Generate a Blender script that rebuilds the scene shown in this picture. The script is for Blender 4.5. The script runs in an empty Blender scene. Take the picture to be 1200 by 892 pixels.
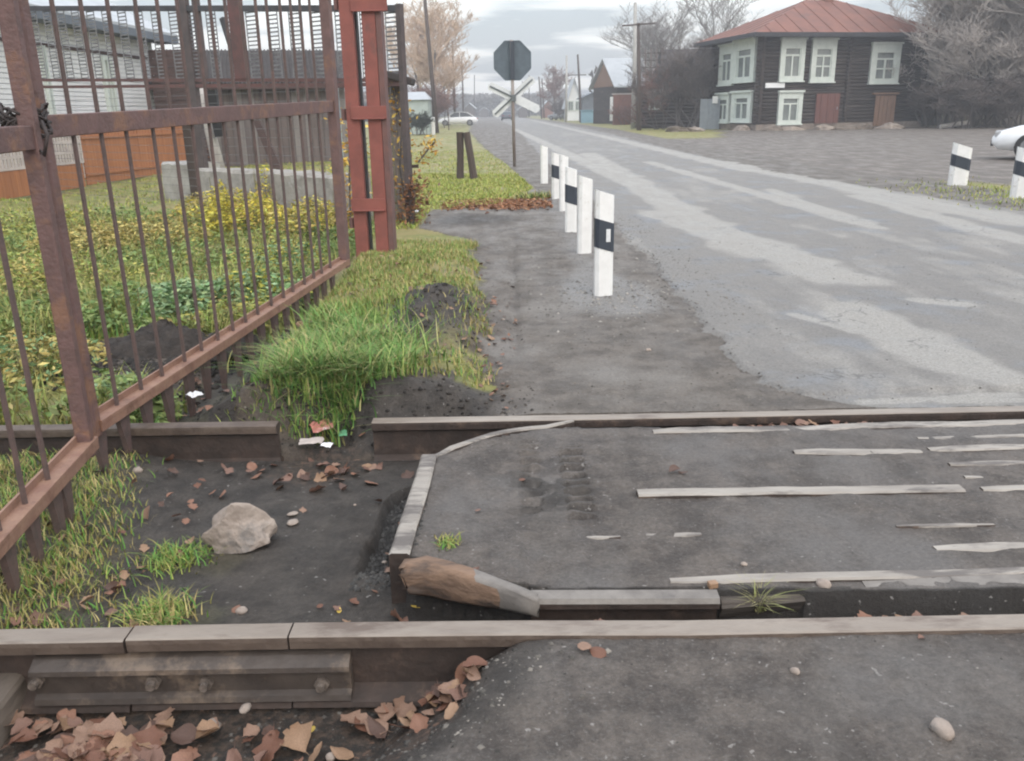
import bpy, math, random
import numpy as np
from mathutils import Vector, Matrix, Euler
R = math.radians
random.seed(7); RNG = np.random.default_rng(11)
S = bpy.context.scene; COL = S.collection

# ---------------------------------------------------------------- camera
F = 1000.0; EYE = 1.35; PITCH = R(17.48); ROLL = R(-1.0)
cam_d = bpy.data.cameras.new('camera'); cam = bpy.data.objects.new('camera', cam_d); COL.objects.link(cam)
cam_d.sensor_width = 36; cam_d.sensor_fit = 'HORIZONTAL'; cam_d.lens = 36 * F / 1200
cam_d.clip_start = 0.05; cam_d.clip_end = 6000
cam.location = (0, 0, EYE)
cam.rotation_euler = (Matrix.Rotation(math.pi / 2 - PITCH, 3, 'X') @ Matrix.Rotation(ROLL, 3, 'Z')).to_euler()
S.camera = cam

# ---------------------------------------------------------------- world: daylight sky under a cloud layer
SUN_EL, SUN_AZ = R(38), R(150)
w = bpy.data.worlds.new('World'); S.world = w; w.use_nodes = True
nt = w.node_tree; nt.nodes.clear(); N = nt.nodes.new; L = nt.links.new
out = N('ShaderNodeOutputWorld'); bg = N('ShaderNodeBackground'); L(bg.outputs[0], out.inputs[0])
sky = N('ShaderNodeTexSky'); sky.sky_type = 'NISHITA'; sky.sun_disc = False
sky.sun_elevation = SUN_EL; sky.sun_rotation = SUN_AZ; sky.air_density = 1.5; sky.dust_density = 3
sc = N('ShaderNodeVectorMath'); sc.operation = 'SCALE'; sc.inputs['Scale'].default_value = 0.9; L(sky.outputs[0], sc.inputs[0])
tc = N('ShaderNodeTexCoord'); sep = N('ShaderNodeSeparateXYZ'); L(tc.outputs['Generated'], sep.inputs[0])
# cloud coordinates: project the view direction on a flat layer so that clouds flatten towards the horizon
zz = N('ShaderNodeMath'); zz.operation = 'MAXIMUM'; L(sep.outputs[2], zz.inputs[0]); zz.inputs[1].default_value = 0.0
za = N('ShaderNodeMath'); za.operation = 'ADD'; L(zz.outputs[0], za.inputs[0]); za.inputs[1].default_value = 0.11
dv = N('ShaderNodeVectorMath'); dv.operation = 'DIVIDE'; L(tc.outputs['Generated'], dv.inputs[0])
cmb = N('ShaderNodeCombineXYZ'); [L(za.outputs[0], cmb.inputs[i]) for i in range(3)]; L(cmb.outputs[0], dv.inputs[1])
mp = N('ShaderNodeMapping'); mp.inputs['Scale'].default_value = (0.75, 1.1, 0.0); mp.inputs['Location'].default_value = (1.3, 0.35, 0); L(dv.outputs[0], mp.inputs[0])
nz = N('ShaderNodeTexNoise'); nz.inputs['Scale'].default_value = 1.05; nz.inputs['Detail'].default_value = 6; nz.inputs['Roughness'].default_value = 0.52; L(mp.outputs[0], nz.inputs['Vector'])
rp = N('ShaderNodeValToRGB'); L(nz.outputs[0], rp.inputs[0])
rp.color_ramp.elements[0].position = 0.43; rp.color_ramp.elements[0].color = (0.46, 0.52, 0.61, 1)
rp.color_ramp.elements[1].position = 0.545; rp.color_ramp.elements[1].color = (1.24, 1.25, 1.26, 1)
# overcast luminance rises from the horizon to the zenith (1 + 2 sin)/3
br = N('ShaderNodeMath'); br.operation = 'MULTIPLY_ADD'; L(zz.outputs[0], br.inputs[0]); br.inputs[1].default_value = 1.75; br.inputs[2].default_value = 0.80
cl = N('ShaderNodeVectorMath'); cl.operation = 'SCALE'; L(rp.outputs[0], cl.inputs[0]); L(br.outputs[0], cl.inputs['Scale'])
mx = N('ShaderNodeMix'); mx.data_type = 'RGBA'; mx.inputs[0].default_value = 0.93; L(sc.outputs[0], mx.inputs[6]); L(cl.outputs[0], mx.inputs[7])
L(mx.outputs[2], bg.inputs[0]); bg.inputs[1].default_value = 0.10 * 10.0 * 0.97

sun_d = bpy.data.lights.new('sun', 'SUN'); sun = bpy.data.objects.new('sun', sun_d); COL.objects.link(sun)
sun_d.energy = 0.8; sun_d.angle = R(25); sun_d.color = (1, 0.94, 0.86)
dirv = Vector((math.sin(SUN_AZ) * math.cos(SUN_EL), math.cos(SUN_AZ) * math.cos(SUN_EL), math.sin(SUN_EL)))
sun.rotation_euler = dirv.to_track_quat('Z', 'Y').to_euler()
S.view_settings.view_transform = 'Standard'; S.view_settings.look = 'None'; S.view_settings.exposure = 0.0; S.view_settings.gamma = 1
S.render.engine = 'CYCLES'
S.cycles.volume_bounces = 0
S.cycles.pixel_filter_type = 'BLACKMAN_HARRIS'; S.cycles.filter_width = 2.1

# ---------------------------------------------------------------- pixel (1200x892 photograph) -> world helpers
def ray(px, py):
    u = (px - 600) / F; v = -(py - 446) / F; c, s = math.cos(ROLL), math.sin(ROLL)
    x = c * u - s * v; y = s * u + c * v
    return (x, math.cos(PITCH) + y * math.sin(PITCH), -math.sin(PITCH) + y * math.cos(PITCH))
def gp(px, py, z=0.0):
    d = ray(px, py); t = (z - EYE) / d[2]; return Vector((d[0] * t, d[1] * t, z))
def yp(px, py, Y):
    d = ray(px, py); t = Y / d[1]; return Vector((d[0] * t, Y, EYE + d[2] * t))
def onpl(px, py, a, b):      # point where a pixel's ray meets the upright plane through a and b
    d = ray(px, py); dx, dy = b[0] - a[0], b[1] - a[1]; t = (a[0] * dy - a[1] * dx) / (d[0] * dy - d[1] * dx)
    return Vector((d[0] * t, d[1] * t, EYE + d[2] * t))

# ---------------------------------------------------------------- object helpers
class MB:
    def __init__(s): s.v = []; s.f = []
    def add(s, vs, fs):
        b = len(s.v); s.v += [tuple(p) for p in vs]; s.f += [tuple(i + b for i in f) for f in fs]; return s
    def box(s, c, d, rot=None):
        h = [x / 2 for x in d]; vs = [Vector((sx * h[0], sy * h[1], sz * h[2])) for sz in (-1, 1) for sy in (-1, 1) for sx in (-1, 1)]
        if rot is not None: vs = [rot @ q for q in vs]
        c = Vector(c)
        return s.add([q + c for q in vs], [(0, 2, 3, 1), (4, 5, 7, 6), (0, 1, 5, 4), (2, 6, 7, 3), (0, 4, 6, 2), (1, 3, 7, 5)])
    def beam(s, p, q, w, h, up=(0, 0, 1), w2=None, h2=None):   # bar from p to q, w across, h along 'up'
        p, q = Vector(p), Vector(q); d = (q - p).normalized(); u = Vector(up); x = d.cross(u)
        if x.length < 1e-4: x = Vector((1, 0, 0))
        x.normalize(); u = x.cross(d).normalized(); w2 = w if w2 is None else w2; h2 = h if h2 is None else h2; vs = []
        for c, a, b in ((p, w / 2, h / 2), (q, w2 / 2, h2 / 2)):
            vs += [c + x * sx * a + u * sy * b for sx, sy in ((-1, -1), (1, -1), (1, 1), (-1, 1))]
        return s.add(vs, [(3, 2, 1, 0), (4, 5, 6, 7), (0, 1, 5, 4), (1, 2, 6, 5), (2, 3, 7, 6), (3, 0, 4, 7)])
    def tube(s, pts, rad, n=8, cap=True):
        pts = [Vector(p) for p in pts]; m = len(pts); rad = rad if hasattr(rad, '__len__') else [rad] * m; vs = []; fs = []; px = None
        for i, p in enumerate(pts):
            d = (pts[min(i + 1, m - 1)] - pts[max(i - 1, 0)]).normalized()
            x = d.cross(Vector((0, 0, 1))) if px is None else px - d * px.dot(d)
            if x.length < 1e-3: x = d.cross(Vector((0, 1, 0)))
            x.normalize(); px = x; y = d.cross(x)
            vs += [p + (x * math.cos(2 * math.pi * k / n) + y * math.sin(2 * math.pi * k / n)) * rad[i] for k in range(n)]
        for i in range(m - 1):
            for k in range(n):
                a = i * n + k; b = i * n + (k + 1) % n; fs.append((a, b, b + n, a + n))
        if cap: fs.append(tuple(range(n - 1, -1, -1))); fs.append(tuple((m - 1) * n + k for k in range(n)))
        return s.add(vs, fs)
    def prism(s, poly, p, q, up=(0, 0, 1)):    # 2-D outline (across, up) swept from p to q
        p, q = Vector(p), Vector(q); d = (q - p).normalized(); u = Vector(up); x = d.cross(u).normalized(); u = x.cross(d).normalized(); n = len(poly)
        vs = [c + x * a + u * b for c in (p, q) for a, b in poly]
        fs = [(i, (i + 1) % n, n + (i + 1) % n, n + i) for i in range(n)] + [tuple(range(n - 1, -1, -1)), tuple(range(n, 2 * n))]
        return s.add(vs, fs)
    def build(s, name, mat, parent=None, smooth=False, bevel=0, fix=True):
        me = bpy.data.meshes.new(name); me.from_pydata(s.v, [], s.f)
        if fix:
            import bmesh
            bm = bmesh.new(); bm.from_mesh(me); bmesh.ops.recalc_face_normals(bm, faces=bm.faces)
            if bevel: bmesh.ops.bevel(bm, geom=list(bm.edges), offset=bevel, segments=2, affect='EDGES', profile=0.5)
            bm.to_mesh(me); bm.free()
        if smooth: me.shade_smooth()
        return link(name, me, mat, parent)
def link(name, me, mat, parent=None):
    if mat is not None and not me.materials: me.materials.append(mat)
    o = bpy.data.objects.new(name, me); COL.objects.link(o)
    if parent is not None:
        o.parent = parent; o.matrix_parent_inverse = parent.matrix_world_inv if hasattr(parent, 'matrix_world_inv') else Matrix.Translation(-parent.location) if not parent.get('_rz') else Matrix.Identity(4)
    return o
def tag(o, label=None, cat=None, group=None, kind=None):
    if label: o['label'] = label
    if cat: o['category'] = cat
    if group: o['group'] = group
    if kind: o['kind'] = kind
    return o
def thing(name, label, cat, loc=(0, 0, 0), group=None, rz=None):
    """Empty at the thing's base. rz None: parts are given in world coordinates. rz set: parts are given in local coordinates."""
    o = bpy.data.objects.new(name, None); COL.objects.link(o); o.location = loc; o.empty_display_size = 0.2
    if rz is not None: o.rotation_euler = (0, 0, rz); o['_rz'] = 1
    return tag(o, label, cat, group)
def ch(par): return [c for c in par.children]
def copy_tree(o, parent=None):
    c = o.copy(); COL.objects.link(c)
    if parent is not None: c.parent = parent; c.matrix_parent_inverse = o.matrix_parent_inverse.copy()
    for k in list(o.children): copy_tree(k, c)
    return c

# ---------------------------------------------------------------- materials
def mat(name, col, rough=0.7, col2=None, scale=8, amt=0.5, bump=0.1, bscale=None, metal=0, stretch=(1, 1, 1), spec=0.5, sub=None, attr=None, detail=6, lo=.35, hi=.65, col3=None, s3=1.5, t3=.6):
    m = bpy.data.materials.new(name); m.use_nodes = True; t = m.node_tree; n = t.nodes.new; l = t.links.new; b = t.nodes['Principled BSDF']
    b.inputs['Roughness'].default_value = rough; b.inputs['Metallic'].default_value = metal; b.inputs['Specular IOR Level'].default_value = spec
    tcx = n('ShaderNodeTexCoord'); mpx = n('ShaderNodeMapping'); mpx.inputs['Scale'].default_value = stretch; l(tcx.outputs['Object'], mpx.inputs[0])
    nx = n('ShaderNodeTexNoise'); nx.inputs['Scale'].default_value = scale; nx.inputs['Detail'].default_value = detail; nx.inputs['Roughness'].default_value = 0.65; l(mpx.outputs[0], nx.inputs['Vector'])
    r = n('ShaderNodeValToRGB'); l(nx.outputs[0], r.inputs[0]); c2 = col2 or tuple(x * (1 - amt) for x in col)
    r.color_ramp.elements[0].position = lo; r.color_ramp.elements[0].color = (*c2, 1); r.color_ramp.elements[1].position = hi; r.color_ramp.elements[1].color = (*col, 1)
    o = r.outputs[0]
    if col3:
        n3 = n('ShaderNodeTexNoise'); n3.inputs['Scale'].default_value = s3; n3.inputs['Detail'].default_value = 8; n3.inputs['Roughness'].default_value = .7; l(mpx.outputs[0], n3.inputs['Vector'])
        r3 = n('ShaderNodeValToRGB'); l(n3.outputs[0], r3.inputs[0]); r3.color_ramp.elements[0].position = t3 - .04; r3.color_ramp.elements[1].position = t3 + .06
        mm = n('ShaderNodeMix'); mm.data_type = 'RGBA'; l(r3.outputs[0], mm.inputs[0]); l(o, mm.inputs[6]); mm.inputs[7].default_value = (*col3, 1); o = mm.outputs[2]
    if attr:
        a = n('ShaderNodeAttribute'); a.attribute_name = attr; mm = n('ShaderNodeMix'); mm.data_type = 'RGBA'; mm.blend_type = 'MULTIPLY'; mm.inputs[0].default_value = 1
        l(o, mm.inputs[6]); l(a.outputs['Color'], mm.inputs[7]); o = mm.outputs[2]
    l(o, b.inputs['Base Color'])
    if bump:
        nb = n('ShaderNodeTexNoise'); nb.inputs['Scale'].default_value = bscale or scale * 4; nb.inputs['Detail'].default_value = 5; l(mpx.outputs[0], nb.inputs['Vector'])
        bb = n('ShaderNodeBump'); bb.inputs['Strength'].default_value = bump; bb.inputs['Distance'].default_value = 0.02; l(nb.outputs[0], bb.inputs['Height']); l(bb.outputs[0], b.inputs['Normal'])
    return m
M = {}
M['gate'] = mat('gate_paint_brown', (.15, .085, .078), .6, (.105, .062, .056), 14, bump=.25, col3=(.19, .10, .065), s3=6, t3=.57)
M['gate_bar'] = mat('gate_bar_brown', (.12, .075, .067), .6, (.075, .055, .05), 20, bump=.15)
M['gate_lip'] = mat('gate_bottom_rail_rusty', (.27, .16, .11), .65, (.20, .105, .075), 10, bump=.2, col3=(.15, .08, .055), s3=4)
M['redpost'] = mat('faded_brick_red_paint', (.245, .075, .058), .65, (.185, .058, .046), 6, bump=.12, col3=(.13, .06, .05), s3=3.2, t3=.63)
M['redpost_side'] = mat('dull_brown_red_paint', (.16, .075, .065), .65, (.11, .06, .055), 7, bump=.15)
M['darksteel'] = mat('dark_weathered_steel', (.055, .055, .062), .6, (.035, .033, .036), 9, bump=.1)
M['brownsteel'] = mat('red_brown_steel', (.13, .055, .05), .65, (.08, .045, .042), 7, bump=.1)
M['greybrown'] = mat('grey_brown_steel', (.095, .072, .07), .65, (.06, .048, .048), 7, bump=.1)
M['meshwire'] = mat('grey_mesh_wire', (.20, .20, .21), .6, (.10, .10, .105), 9, bump=0)
M['rail_top'] = mat('worn_rail_steel', (.275, .235, .195), .4, (.185, .15, .122), 9, bump=.2, stretch=(.3, 1, 1), col3=(.12, .088, .068), s3=4.5, t3=.55)
M['rail_side'] = mat('brown_rail_head_side', (.13, .098, .078), .6, (.085, .062, .05), 10, bump=.25, col3=(.07, .05, .04), s3=4, t3=.58)
M['rail_rust'] = mat('rusty_rail_web', (.062, .042, .034), .75, (.034, .025, .021), 10, bump=.3, col3=(.11, .075, .055), s3=5, t3=.6)
M['fishplate'] = mat('fishplate_steel', (.085, .067, .056), .6, (.045, .035, .03), 5, bump=.35, col3=(.16, .12, .09), s3=4, t3=.55)
M['bolt'] = mat('bolt_steel', (.19, .155, .13), .55, (.05, .04, .035), 30, bump=.2)
M['pale_strip'] = mat('scuffed_pale_rail_head', (.33, .30, .265), .6, (.22, .195, .17), 10, bump=.3, stretch=(.25, 1, 1), col3=(.115, .10, .09), s3=9, t3=.53)
M['grey_bar'] = mat('dusty_grey_bar', (.215, .195, .175), .65, (.135, .12, .108), 9, bump=.2, col3=(.10, .09, .085), s3=4, t3=.62)
M['stump'] = mat('split_rusty_brown_end', (.235, .15, .10), .8, (.12, .075, .052), 5, bump=.5, stretch=(.6, 2, 2), col3=(.07, .05, .04), s3=4, t3=.56)
M['oldtimber'] = mat('black_old_timber', (.10, .083, .07), .85, (.04, .034, .03), 6, bump=.6, stretch=(.2, 2, 2))
M['sleeper'] = mat('grey_brown_sleeper', (.19, .155, .125), .85, (.10, .08, .065), 6, bump=.5, stretch=(1, .3, 1))
M['rock'] = mat('pale_brown_rock', (.36, .30, .255), .85, (.24, .195, .165), 7, bump=.7, bscale=22, col3=(.19, .17, .155), s3=4, t3=.56)
M['pebble'] = mat('grey_pebble', (.30, .285, .265), .85, (.16, .15, .14), 9, bump=.3, attr='col')
M['concrete'] = mat('old_concrete', (.34, .32, .29), .9, (.22, .205, .185), 6, bump=.5, col3=(.43, .42, .40), s3=2.2, t3=.6)
M['whiteblock'] = mat('pale_concrete', (.47, .455, .43), .9, (.32, .305, .28), 5, bump=.5)
M['white'] = mat('white_plastic', (.80, .80, .79), .45, (.70, .695, .68), 6, bump=.03, col3=(.46, .43, .38), s3=7, t3=.61)
M['band'] = mat('dark_slate_band', (.035, .045, .062), .5, (.025, .032, .045), 6, bump=0)
M['reflector'] = mat('pale_reflector', (.72, .73, .74), .25, (.6, .61, .62), 60, bump=0)
M['signback'] = mat('sign_back_slate', (.095, .125, .15), .5, (.07, .093, .115), 6, bump=.05)
M['signpole'] = mat('sign_pole_grey_rust', (.30, .27, .25), .6, (.19, .15, .135), 4, bump=.1, stretch=(1, 1, .4))
M['crossarm'] = mat('crossbuck_back_white', (.66, .68, .69), .5, (.56, .58, .59), 5, bump=.05)
M['cross_dark'] = mat('crossbuck_batten', (.16, .18, .19), .6, bump=0)
M['wood'] = mat('dark_pole_wood', (.085, .062, .052), .85, (.055, .04, .034), 3, bump=.3, stretch=(1, 1, .15))
M['wood_pale'] = mat('pale_pole_concrete', (.42, .41, .39), .85, (.32, .31, .29), 3, bump=.1)
M['log'] = mat('dark_log_wall', (.052, .038, .032), .85, (.022, .018, .017), 2.5, bump=.4, stretch=(.3, .3, 3), col3=(.095, .075, .062), s3=1.3, t3=.6)
M['roofred'] = mat('rusty_red_metal_roof', (.215, .085, .056), .7, (.145, .06, .045), 1.1, bump=.1, stretch=(1, 1, 1), col3=(.13, .065, .055), s3=.7, t3=.6)
M['fascia'] = mat('slate_dark_fascia', (.045, .047, .055), .8, bump=.1)
M['frame_w'] = mat('pale_mint_window_trim', (.60, .645, .60), .6, (.50, .55, .51), 3, bump=.05)
M['glass'] = mat('dim_window_glass', (.20, .225, .22), .12, (.12, .14, .14), 1.3, bump=0, spec=.8)
M['door_red'] = mat('faded_red_brown_door', (.16, .062, .048), .7, (.11, .045, .038), 4, bump=.1, stretch=(3, 3, .4))
M['door_or'] = mat('raw_board_patch', (.25, .15, .10), .8, (.17, .10, .07), 4, bump=.1, stretch=(3, 3, .4))
M['plaque'] = mat('white_plaque', (.78, .79, .80), .5, (.72, .73, .74), 3, bump=0)
M['rubble'] = mat('rubble_plinth', (.30, .25, .21), .9, (.14, .115, .10), 2, bump=.4)
M['roofgrey'] = mat('grey_sheet_roof', (.42, .44, .46), .55, (.34, .36, .38), 1, bump=.05)
M['roofdark'] = mat('dark_shed_roof', (.055, .046, .044), .85, (.030, .026, .026), 4, bump=.3)
M['board'] = mat('weathered_grey_board', (.145, .122, .118), .85, (.088, .073, .070), 4, bump=.3, stretch=(4, 4, .3))
M['board_dark'] = mat('dark_red_board', (.085, .05, .045), .85, (.05, .033, .03), 4, bump=.3, stretch=(1, 4, 4))
M['plank_pale'] = mat('pale_weathered_plank', (.27, .23, .20), .85, (.13, .105, .095), 5, bump=.5, stretch=(3, 3, .5))
M['siding'] = mat('white_siding', (.78, .79, .80), .6, (.68, .69, .70), 2, bump=.05)
M['orange'] = mat('orange_stained_board', (.38, .155, .062), .7, (.27, .105, .045), 3, bump=.15, stretch=(4, 4, .35))
M['lattice'] = mat('pale_pink_lattice', (.50, .44, .41), .8, (.38, .33, .31), 5, bump=.1)
M['hutgreen'] = mat('pale_green_hut', (.40, .46, .43), .7, (.34, .39, .365), 2, bump=.05)
M['brick'] = mat('red_brick_far', (.24, .105, .075), .85, (.17, .08, .062), 6, bump=.2)
M['bluebox'] = mat('faded_blue_paint', (.20, .35, .43), .6, (.17, .29, .36), 2, bump=.05)
M['slate'] = mat('slate_blue_sheet', (.13, .15, .18), .7, (.09, .105, .125), 2, bump=.05)
M['bluegrey'] = mat('blue_grey_metal_fence', (.26, .29, .32), .6, (.21, .235, .26), 3, bump=.05)
M['bark'] = mat('grey_bark', (.13, .112, .105), .9, (.075, .066, .062), 3, bump=.4, stretch=(1, 1, .2))
M['twig_grey'] = mat('grey_twigs', (.46, .41, .375), .9, (.36, .32, .295), .5, bump=0)
M['twig_dark'] = mat('dark_twigs', (.13, .105, .095), .9, (.085, .07, .065), .5, bump=0)
M['twig_pink'] = mat('reddish_twigs', (.58, .43, .31), .9, (.44, .32, .23), .5, bump=0)
M['twig_red'] = mat('rusty_shrub_twigs', (.20, .105, .085), .9, (.13, .075, .065), .5, bump=0)
M['twig_ash'] = mat('ash_grey_twigs', (.27, .25, .245), .9, (.20, .185, .18), .5, bump=0)
M['needle'] = mat('dark_green_shrub', (.05, .065, .045), .9, (.03, .038, .03), .5, bump=0)
M['carwhite'] = mat('white_car_paint', (.78, .79, .80), .25, (.74, .75, .76), 2, bump=0)
M['cardark'] = mat('dark_car_paint', (.06, .065, .08), .3, bump=0)
M['cargrey'] = mat('grey_car_paint', (.33, .34, .35), .3, bump=0)
M['carglass'] = mat('car_glass', (.05, .06, .07), .08, bump=0, spec=.8)
M['tyre'] = mat('tyre_rubber', (.03, .03, .032), .8, bump=.1)
M['rim'] = mat('wheel_rim', (.35, .36, .37), .35, bump=0, metal=.6)
M['lamp'] = mat('car_lamp', (.55, .56, .58), .15, bump=0)
M['redlamp'] = mat('tail_lamp', (.35, .03, .03), .2, bump=0)
M['paper'] = mat('crumpled_white_paper', (.80, .80, .82), .6, (.68, .68, .70), 20, bump=.3)
M['pinkfoil'] = mat('pink_wrapper', (.62, .24, .20), .4, (.45, .18, .15), 16, bump=.3, col3=(.66, .55, .52), s3=10, t3=.58)
M['greenfoil'] = mat('green_wrapper_scrap', (.12, .33, .17), .4, bump=.2)
M['chain'] = mat('dark_rusty_wire', (.05, .036, .034), .7, (.03, .024, .023), 30, bump=.2)
M['whitepole'] = mat('flaking_whitewashed_wood', (.50, .47, .44), .85, (.34, .31, .285), 6, bump=.3, stretch=(1, 1, .3))
M['grass'] = mat('grass_blades', (1, 1, 1), .6, (.8, .8, .8), 3, bump=0, attr='col', spec=.25)
for i, c in enumerate([(.25, .125, .08), (.16, .07, .042), (.27, .165, .115), (.31, .19, .115), (.10, .055, .04), (.20, .11, .08)]):
    M['leaf%d' % i] = mat('dead_leaf_tone_%s' % 'abcdef'[i], c, .6, tuple(x * .7 for x in c), 25, bump=.25)
M['leafy'] = mat('yellow_leaf', (.60, .46, .10), .6, (.5, .33, .07), 30, bump=.1)

# ---------------------------------------------------------------- numpy value noise
_tab = np.random.default_rng(3).random((256, 256))
def vnoise(x, y):
    xi = np.floor(x).astype(int); yi = np.floor(y).astype(int); fx = x - xi; fy = y - yi; fx = fx * fx * (3 - 2 * fx); fy = fy * fy * (3 - 2 * fy)
    g = lambda a, b: _tab[a & 255, b & 255]
    return (g(xi, yi) * (1 - fx) + g(xi + 1, yi) * fx) * (1 - fy) + (g(xi, yi + 1) * (1 - fx) + g(xi + 1, yi + 1) * fx) * fy
def fbm(x, y, o=4):
    s = 0; a = .5; t = 0
    for k in range(o): s = s + a * vnoise(x * 2 ** k + 17 * k, y * 2 ** k + 31 * k); t += a; a *= .5
    return s / t
def ss(a, b, x): t = np.clip((x - a) / (b - a), 0, 1); return t * t * (3 - 2 * t)
def piece(x, pts): xs, ys = zip(*pts); return np.interp(x, xs, ys)

# ---------------------------------------------------------------- terrain: one height function, cut into ground / road / path / deck sheets along cell borders
NR, FR = 2.035, 3.70                 # centre lines of the near and far rail heads
def deck_left(Y): return piece(Y, [(2.1, -.36), (2.42, -.385), (3.25, -.345), (3.45, -.15), (3.56, .10), (3.63, .5), (3.7, .6)])
def road_left(Y): return piece(Y, [(3.7, 1.75), (3.95, 1.36), (4.15, 1.24), (4.6, 1.22), (7, 1.32), (13, 1.33), (24, 1.05), (77, .72), (300, -5)])
def road_right(Y): return piece(Y, [(3.7, 10), (6, 9.0), (9, 7.4), (11.3, 6.76), (18.8, 5.75), (29, 5.7), (65, 6.2), (120, 5.4), (300, .5)])
def path_left(Y): return piece(Y, [(3.7, -.02), (4.5, -.12), (6.4, -.15), (8, -.22), (9.6, -.45), (10.6, -1.1), (12.6, -1.1), (13.0, -.1), (16, .5), (22, .1), (35, -.9), (70, -3), (300, -12)])
def height(x, y):
    n1 = fbm(x * 1.3 + 5, y * 1.3) - .5; n2 = fbm(x * 6, y * 6, 3) - .5; n3 = fbm(x * 22, y * 22, 2) - .5
    h = np.zeros_like(x)
    # verge mound between gate and footpath
    pl = path_left(y) + .12 * n2
    d = pl - x
    m = ss(0, .30, d) * ss(-1.75, -1.35, x) * ss(3.80, 4.02, y + .10 * n2) * (1 - ss(7.6, 9.2, y))
    h += m * (.10 + .10 * n1 + .05 * n2)
    # heap of black soil on the mound's right shoulder
    h += .12 * np.exp(-(((x + .50) / .26) ** 2 + ((y - 5.5) / .6) ** 2)) * (1 + 1.6 * n2)
    # lower ground by and beyond the gate, rough grass
    low = 1 - ss(-1.75, -1.30, x)
    h += low * ss(2.2, 2.6, y) * (-.07 * (1 - ss(8, 12, y)) + .10 * n1)
    h -= .09 * ss(-1.95, -1.75, x) * (1 - ss(-1.42, -1.22, x)) * ss(3.5, 3.8, y) * (1 - ss(6.0, 7.6, y))
    far = ss(9, 16, y) * (x < 0)
    h += far * .10 * n1
    h += ss(20, 40, y) * ss(7, 9, x) * .08 * n1
    # between the rails left of the deck, the cess left of the gap
    dl = deck_left(y)
    bed = (1 - ss(-.10, 0.0, x - dl + .0)) * ss(2.09, 2.11, y) * (1 - ss(3.63, 3.65, y))
    inbed = ((y > 2.09) & (y < 3.65) & (x < dl)).astype(float)
    h = np.where(inbed > 0, -.165 + .03 * n1 + .015 * n2 + .05 * (1 - ss(-1.9, -1.3, x)), h)
    # black trench along the deck's left edge
    tr = ((x > dl - .17) & (x < dl) & (y > 2.62) & (y < 3.55)); h = np.where(tr, -.215 + .02 * n2, h)
    # flangeways
    dk = x >= dl
    h = np.where(dk & (y > 2.07) & (y < piece(x, [(-.4, 2.44), (-.2, 2.36), (-.02, 2.25), (.12, 2.21), (.6, 2.20), (1.0, 2.17), (3, 2.15)])), -.16 + .02 * n2, h)
    h = np.where((y > 3.575 - .02 * ss(.5, .8, x)) & (y < 3.66) & (x > .3), -.14, h)
    h = np.where((y > NR - .052) & (y < NR + .07), -.21, h)
    h = np.where((np.abs(y - FR) < .05), -.21, h)
    # strip right behind the far rail: left of x=-.1 the bank is cut away to the rail foot
    cut = (y > 3.74) & (x < .15); cutd = ss(3.80, 4.04, y + .16 * n2 + .06 * n1); lowz = -.13 + .08 * ss(-.55, -.1, x) - .03 * np.exp(-((x + .86) / .2) ** 2)
    h = np.where(cut, h * cutd + (lowz + .04 * n2 + .02 * n3) * (1 - cutd) * (1 - ss(-.30, .1, x)), h)
    # hollow in front of the near rail, lower left
    b = piece(y, [(-6, -1.2), (0.9, -.60), (1.3, -.44), (1.5, -.30), (1.7, -.17), (1.9, -.06), (1.981, .0)]) + .14 * n2 + .12 * n1
    fr = (y < 1.985); hol = 1 - ss(-.34, .10, x - b)
    h = np.where(fr, -.008 - .215 * hol * ss(-4, 0, y) + .012 * n2 * (1 + hol) + .008 * n1, h)
    # fine roughness everywhere except in front of far distances
    h += .009 * n3 + np.where(dk & (y > 2.25) & (y < 3.56), .010 * n2, 0) + np.where((y > 3.75) & (y < 8), .010 * n2, 0)
    # churned mud on the deck where tyres turned
    churn = np.exp(-(((x - .14) / .24) ** 2 + ((y - 2.95) / .36) ** 2))
    h += np.where(dk & (y > 2.2) & (y < 3.6), churn * (.040 * (np.abs(n2) * 2 - .5) + .02 * n3), 0)
    lug = ((x > .20) & (x < .285) & (y > 2.66) & (y < 3.35)); h += np.where(lug & dk, .016 * np.sign(np.sin(y * 2 * math.pi / .075)) - .008, 0)
    lug = ((x > .035) & (x < .095) & (y > 2.75) & (y < 3.42)); h += np.where(lug & dk, .009 * np.sign(np.sin(y * 2 * math.pi / .075)) - .006, 0)
    rlh = road_left(y); h += .020 * ss(0, .035, x - rlh + .22 * (fbm(x * 2.2, y * 2.2) - .5) + .10 * (fbm(x * 7 + 9, y * 7, 3) - .5)) * ss(3.96, 4.0, y + .10 * n1 + .05 * n2) * (1 - ss(8, 12, y))
    # tyre groove along the footpath
    g = np.exp(-((x - piece(y, [(3.9, .03), (8, .02), (12, .1)])) / .035) ** 2) * ss(4.6, 5.2, y) * (1 - ss(8.5, 10.5, y)); h -= .025 * g
    return h
def axis(pts):
    a = [pts[0][0]]
    for (e, s) in pts[1:]:
        n = max(1, int(round((e - a[-1]) / s))); st = a[-1]; a += [st + (e - st) * (i + 1) / n for i in range(n)]
    return np.array(a)
gx = axis([(-900, 0), (-300, 200), (-100, 50), (-40, 12), (-14, 2), (-6, .3), (-3.0, .08), (-1.9, .03), (-1.2, .022), (2.0, .018), (3.2, .04), (7.5, .12), (12, .3), (30, 2), (60, 6), (120, 20), (400, 70), (900, 250)])
gy = axis([(-30, 0), (-6, 4), (0, .5), (1.2, .06), (2.09, .0178), (3.6, .0185), (4.2, .02), (6, .035), (9, .06), (14, .1), (24, .2), (40, .4), (80, 1.2), (160, 5), (400, 30), (1600, 300)])
X, Y = np.meshgrid(gx, gy); Z = height(X, Y); ny, nx_ = X.shape
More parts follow.
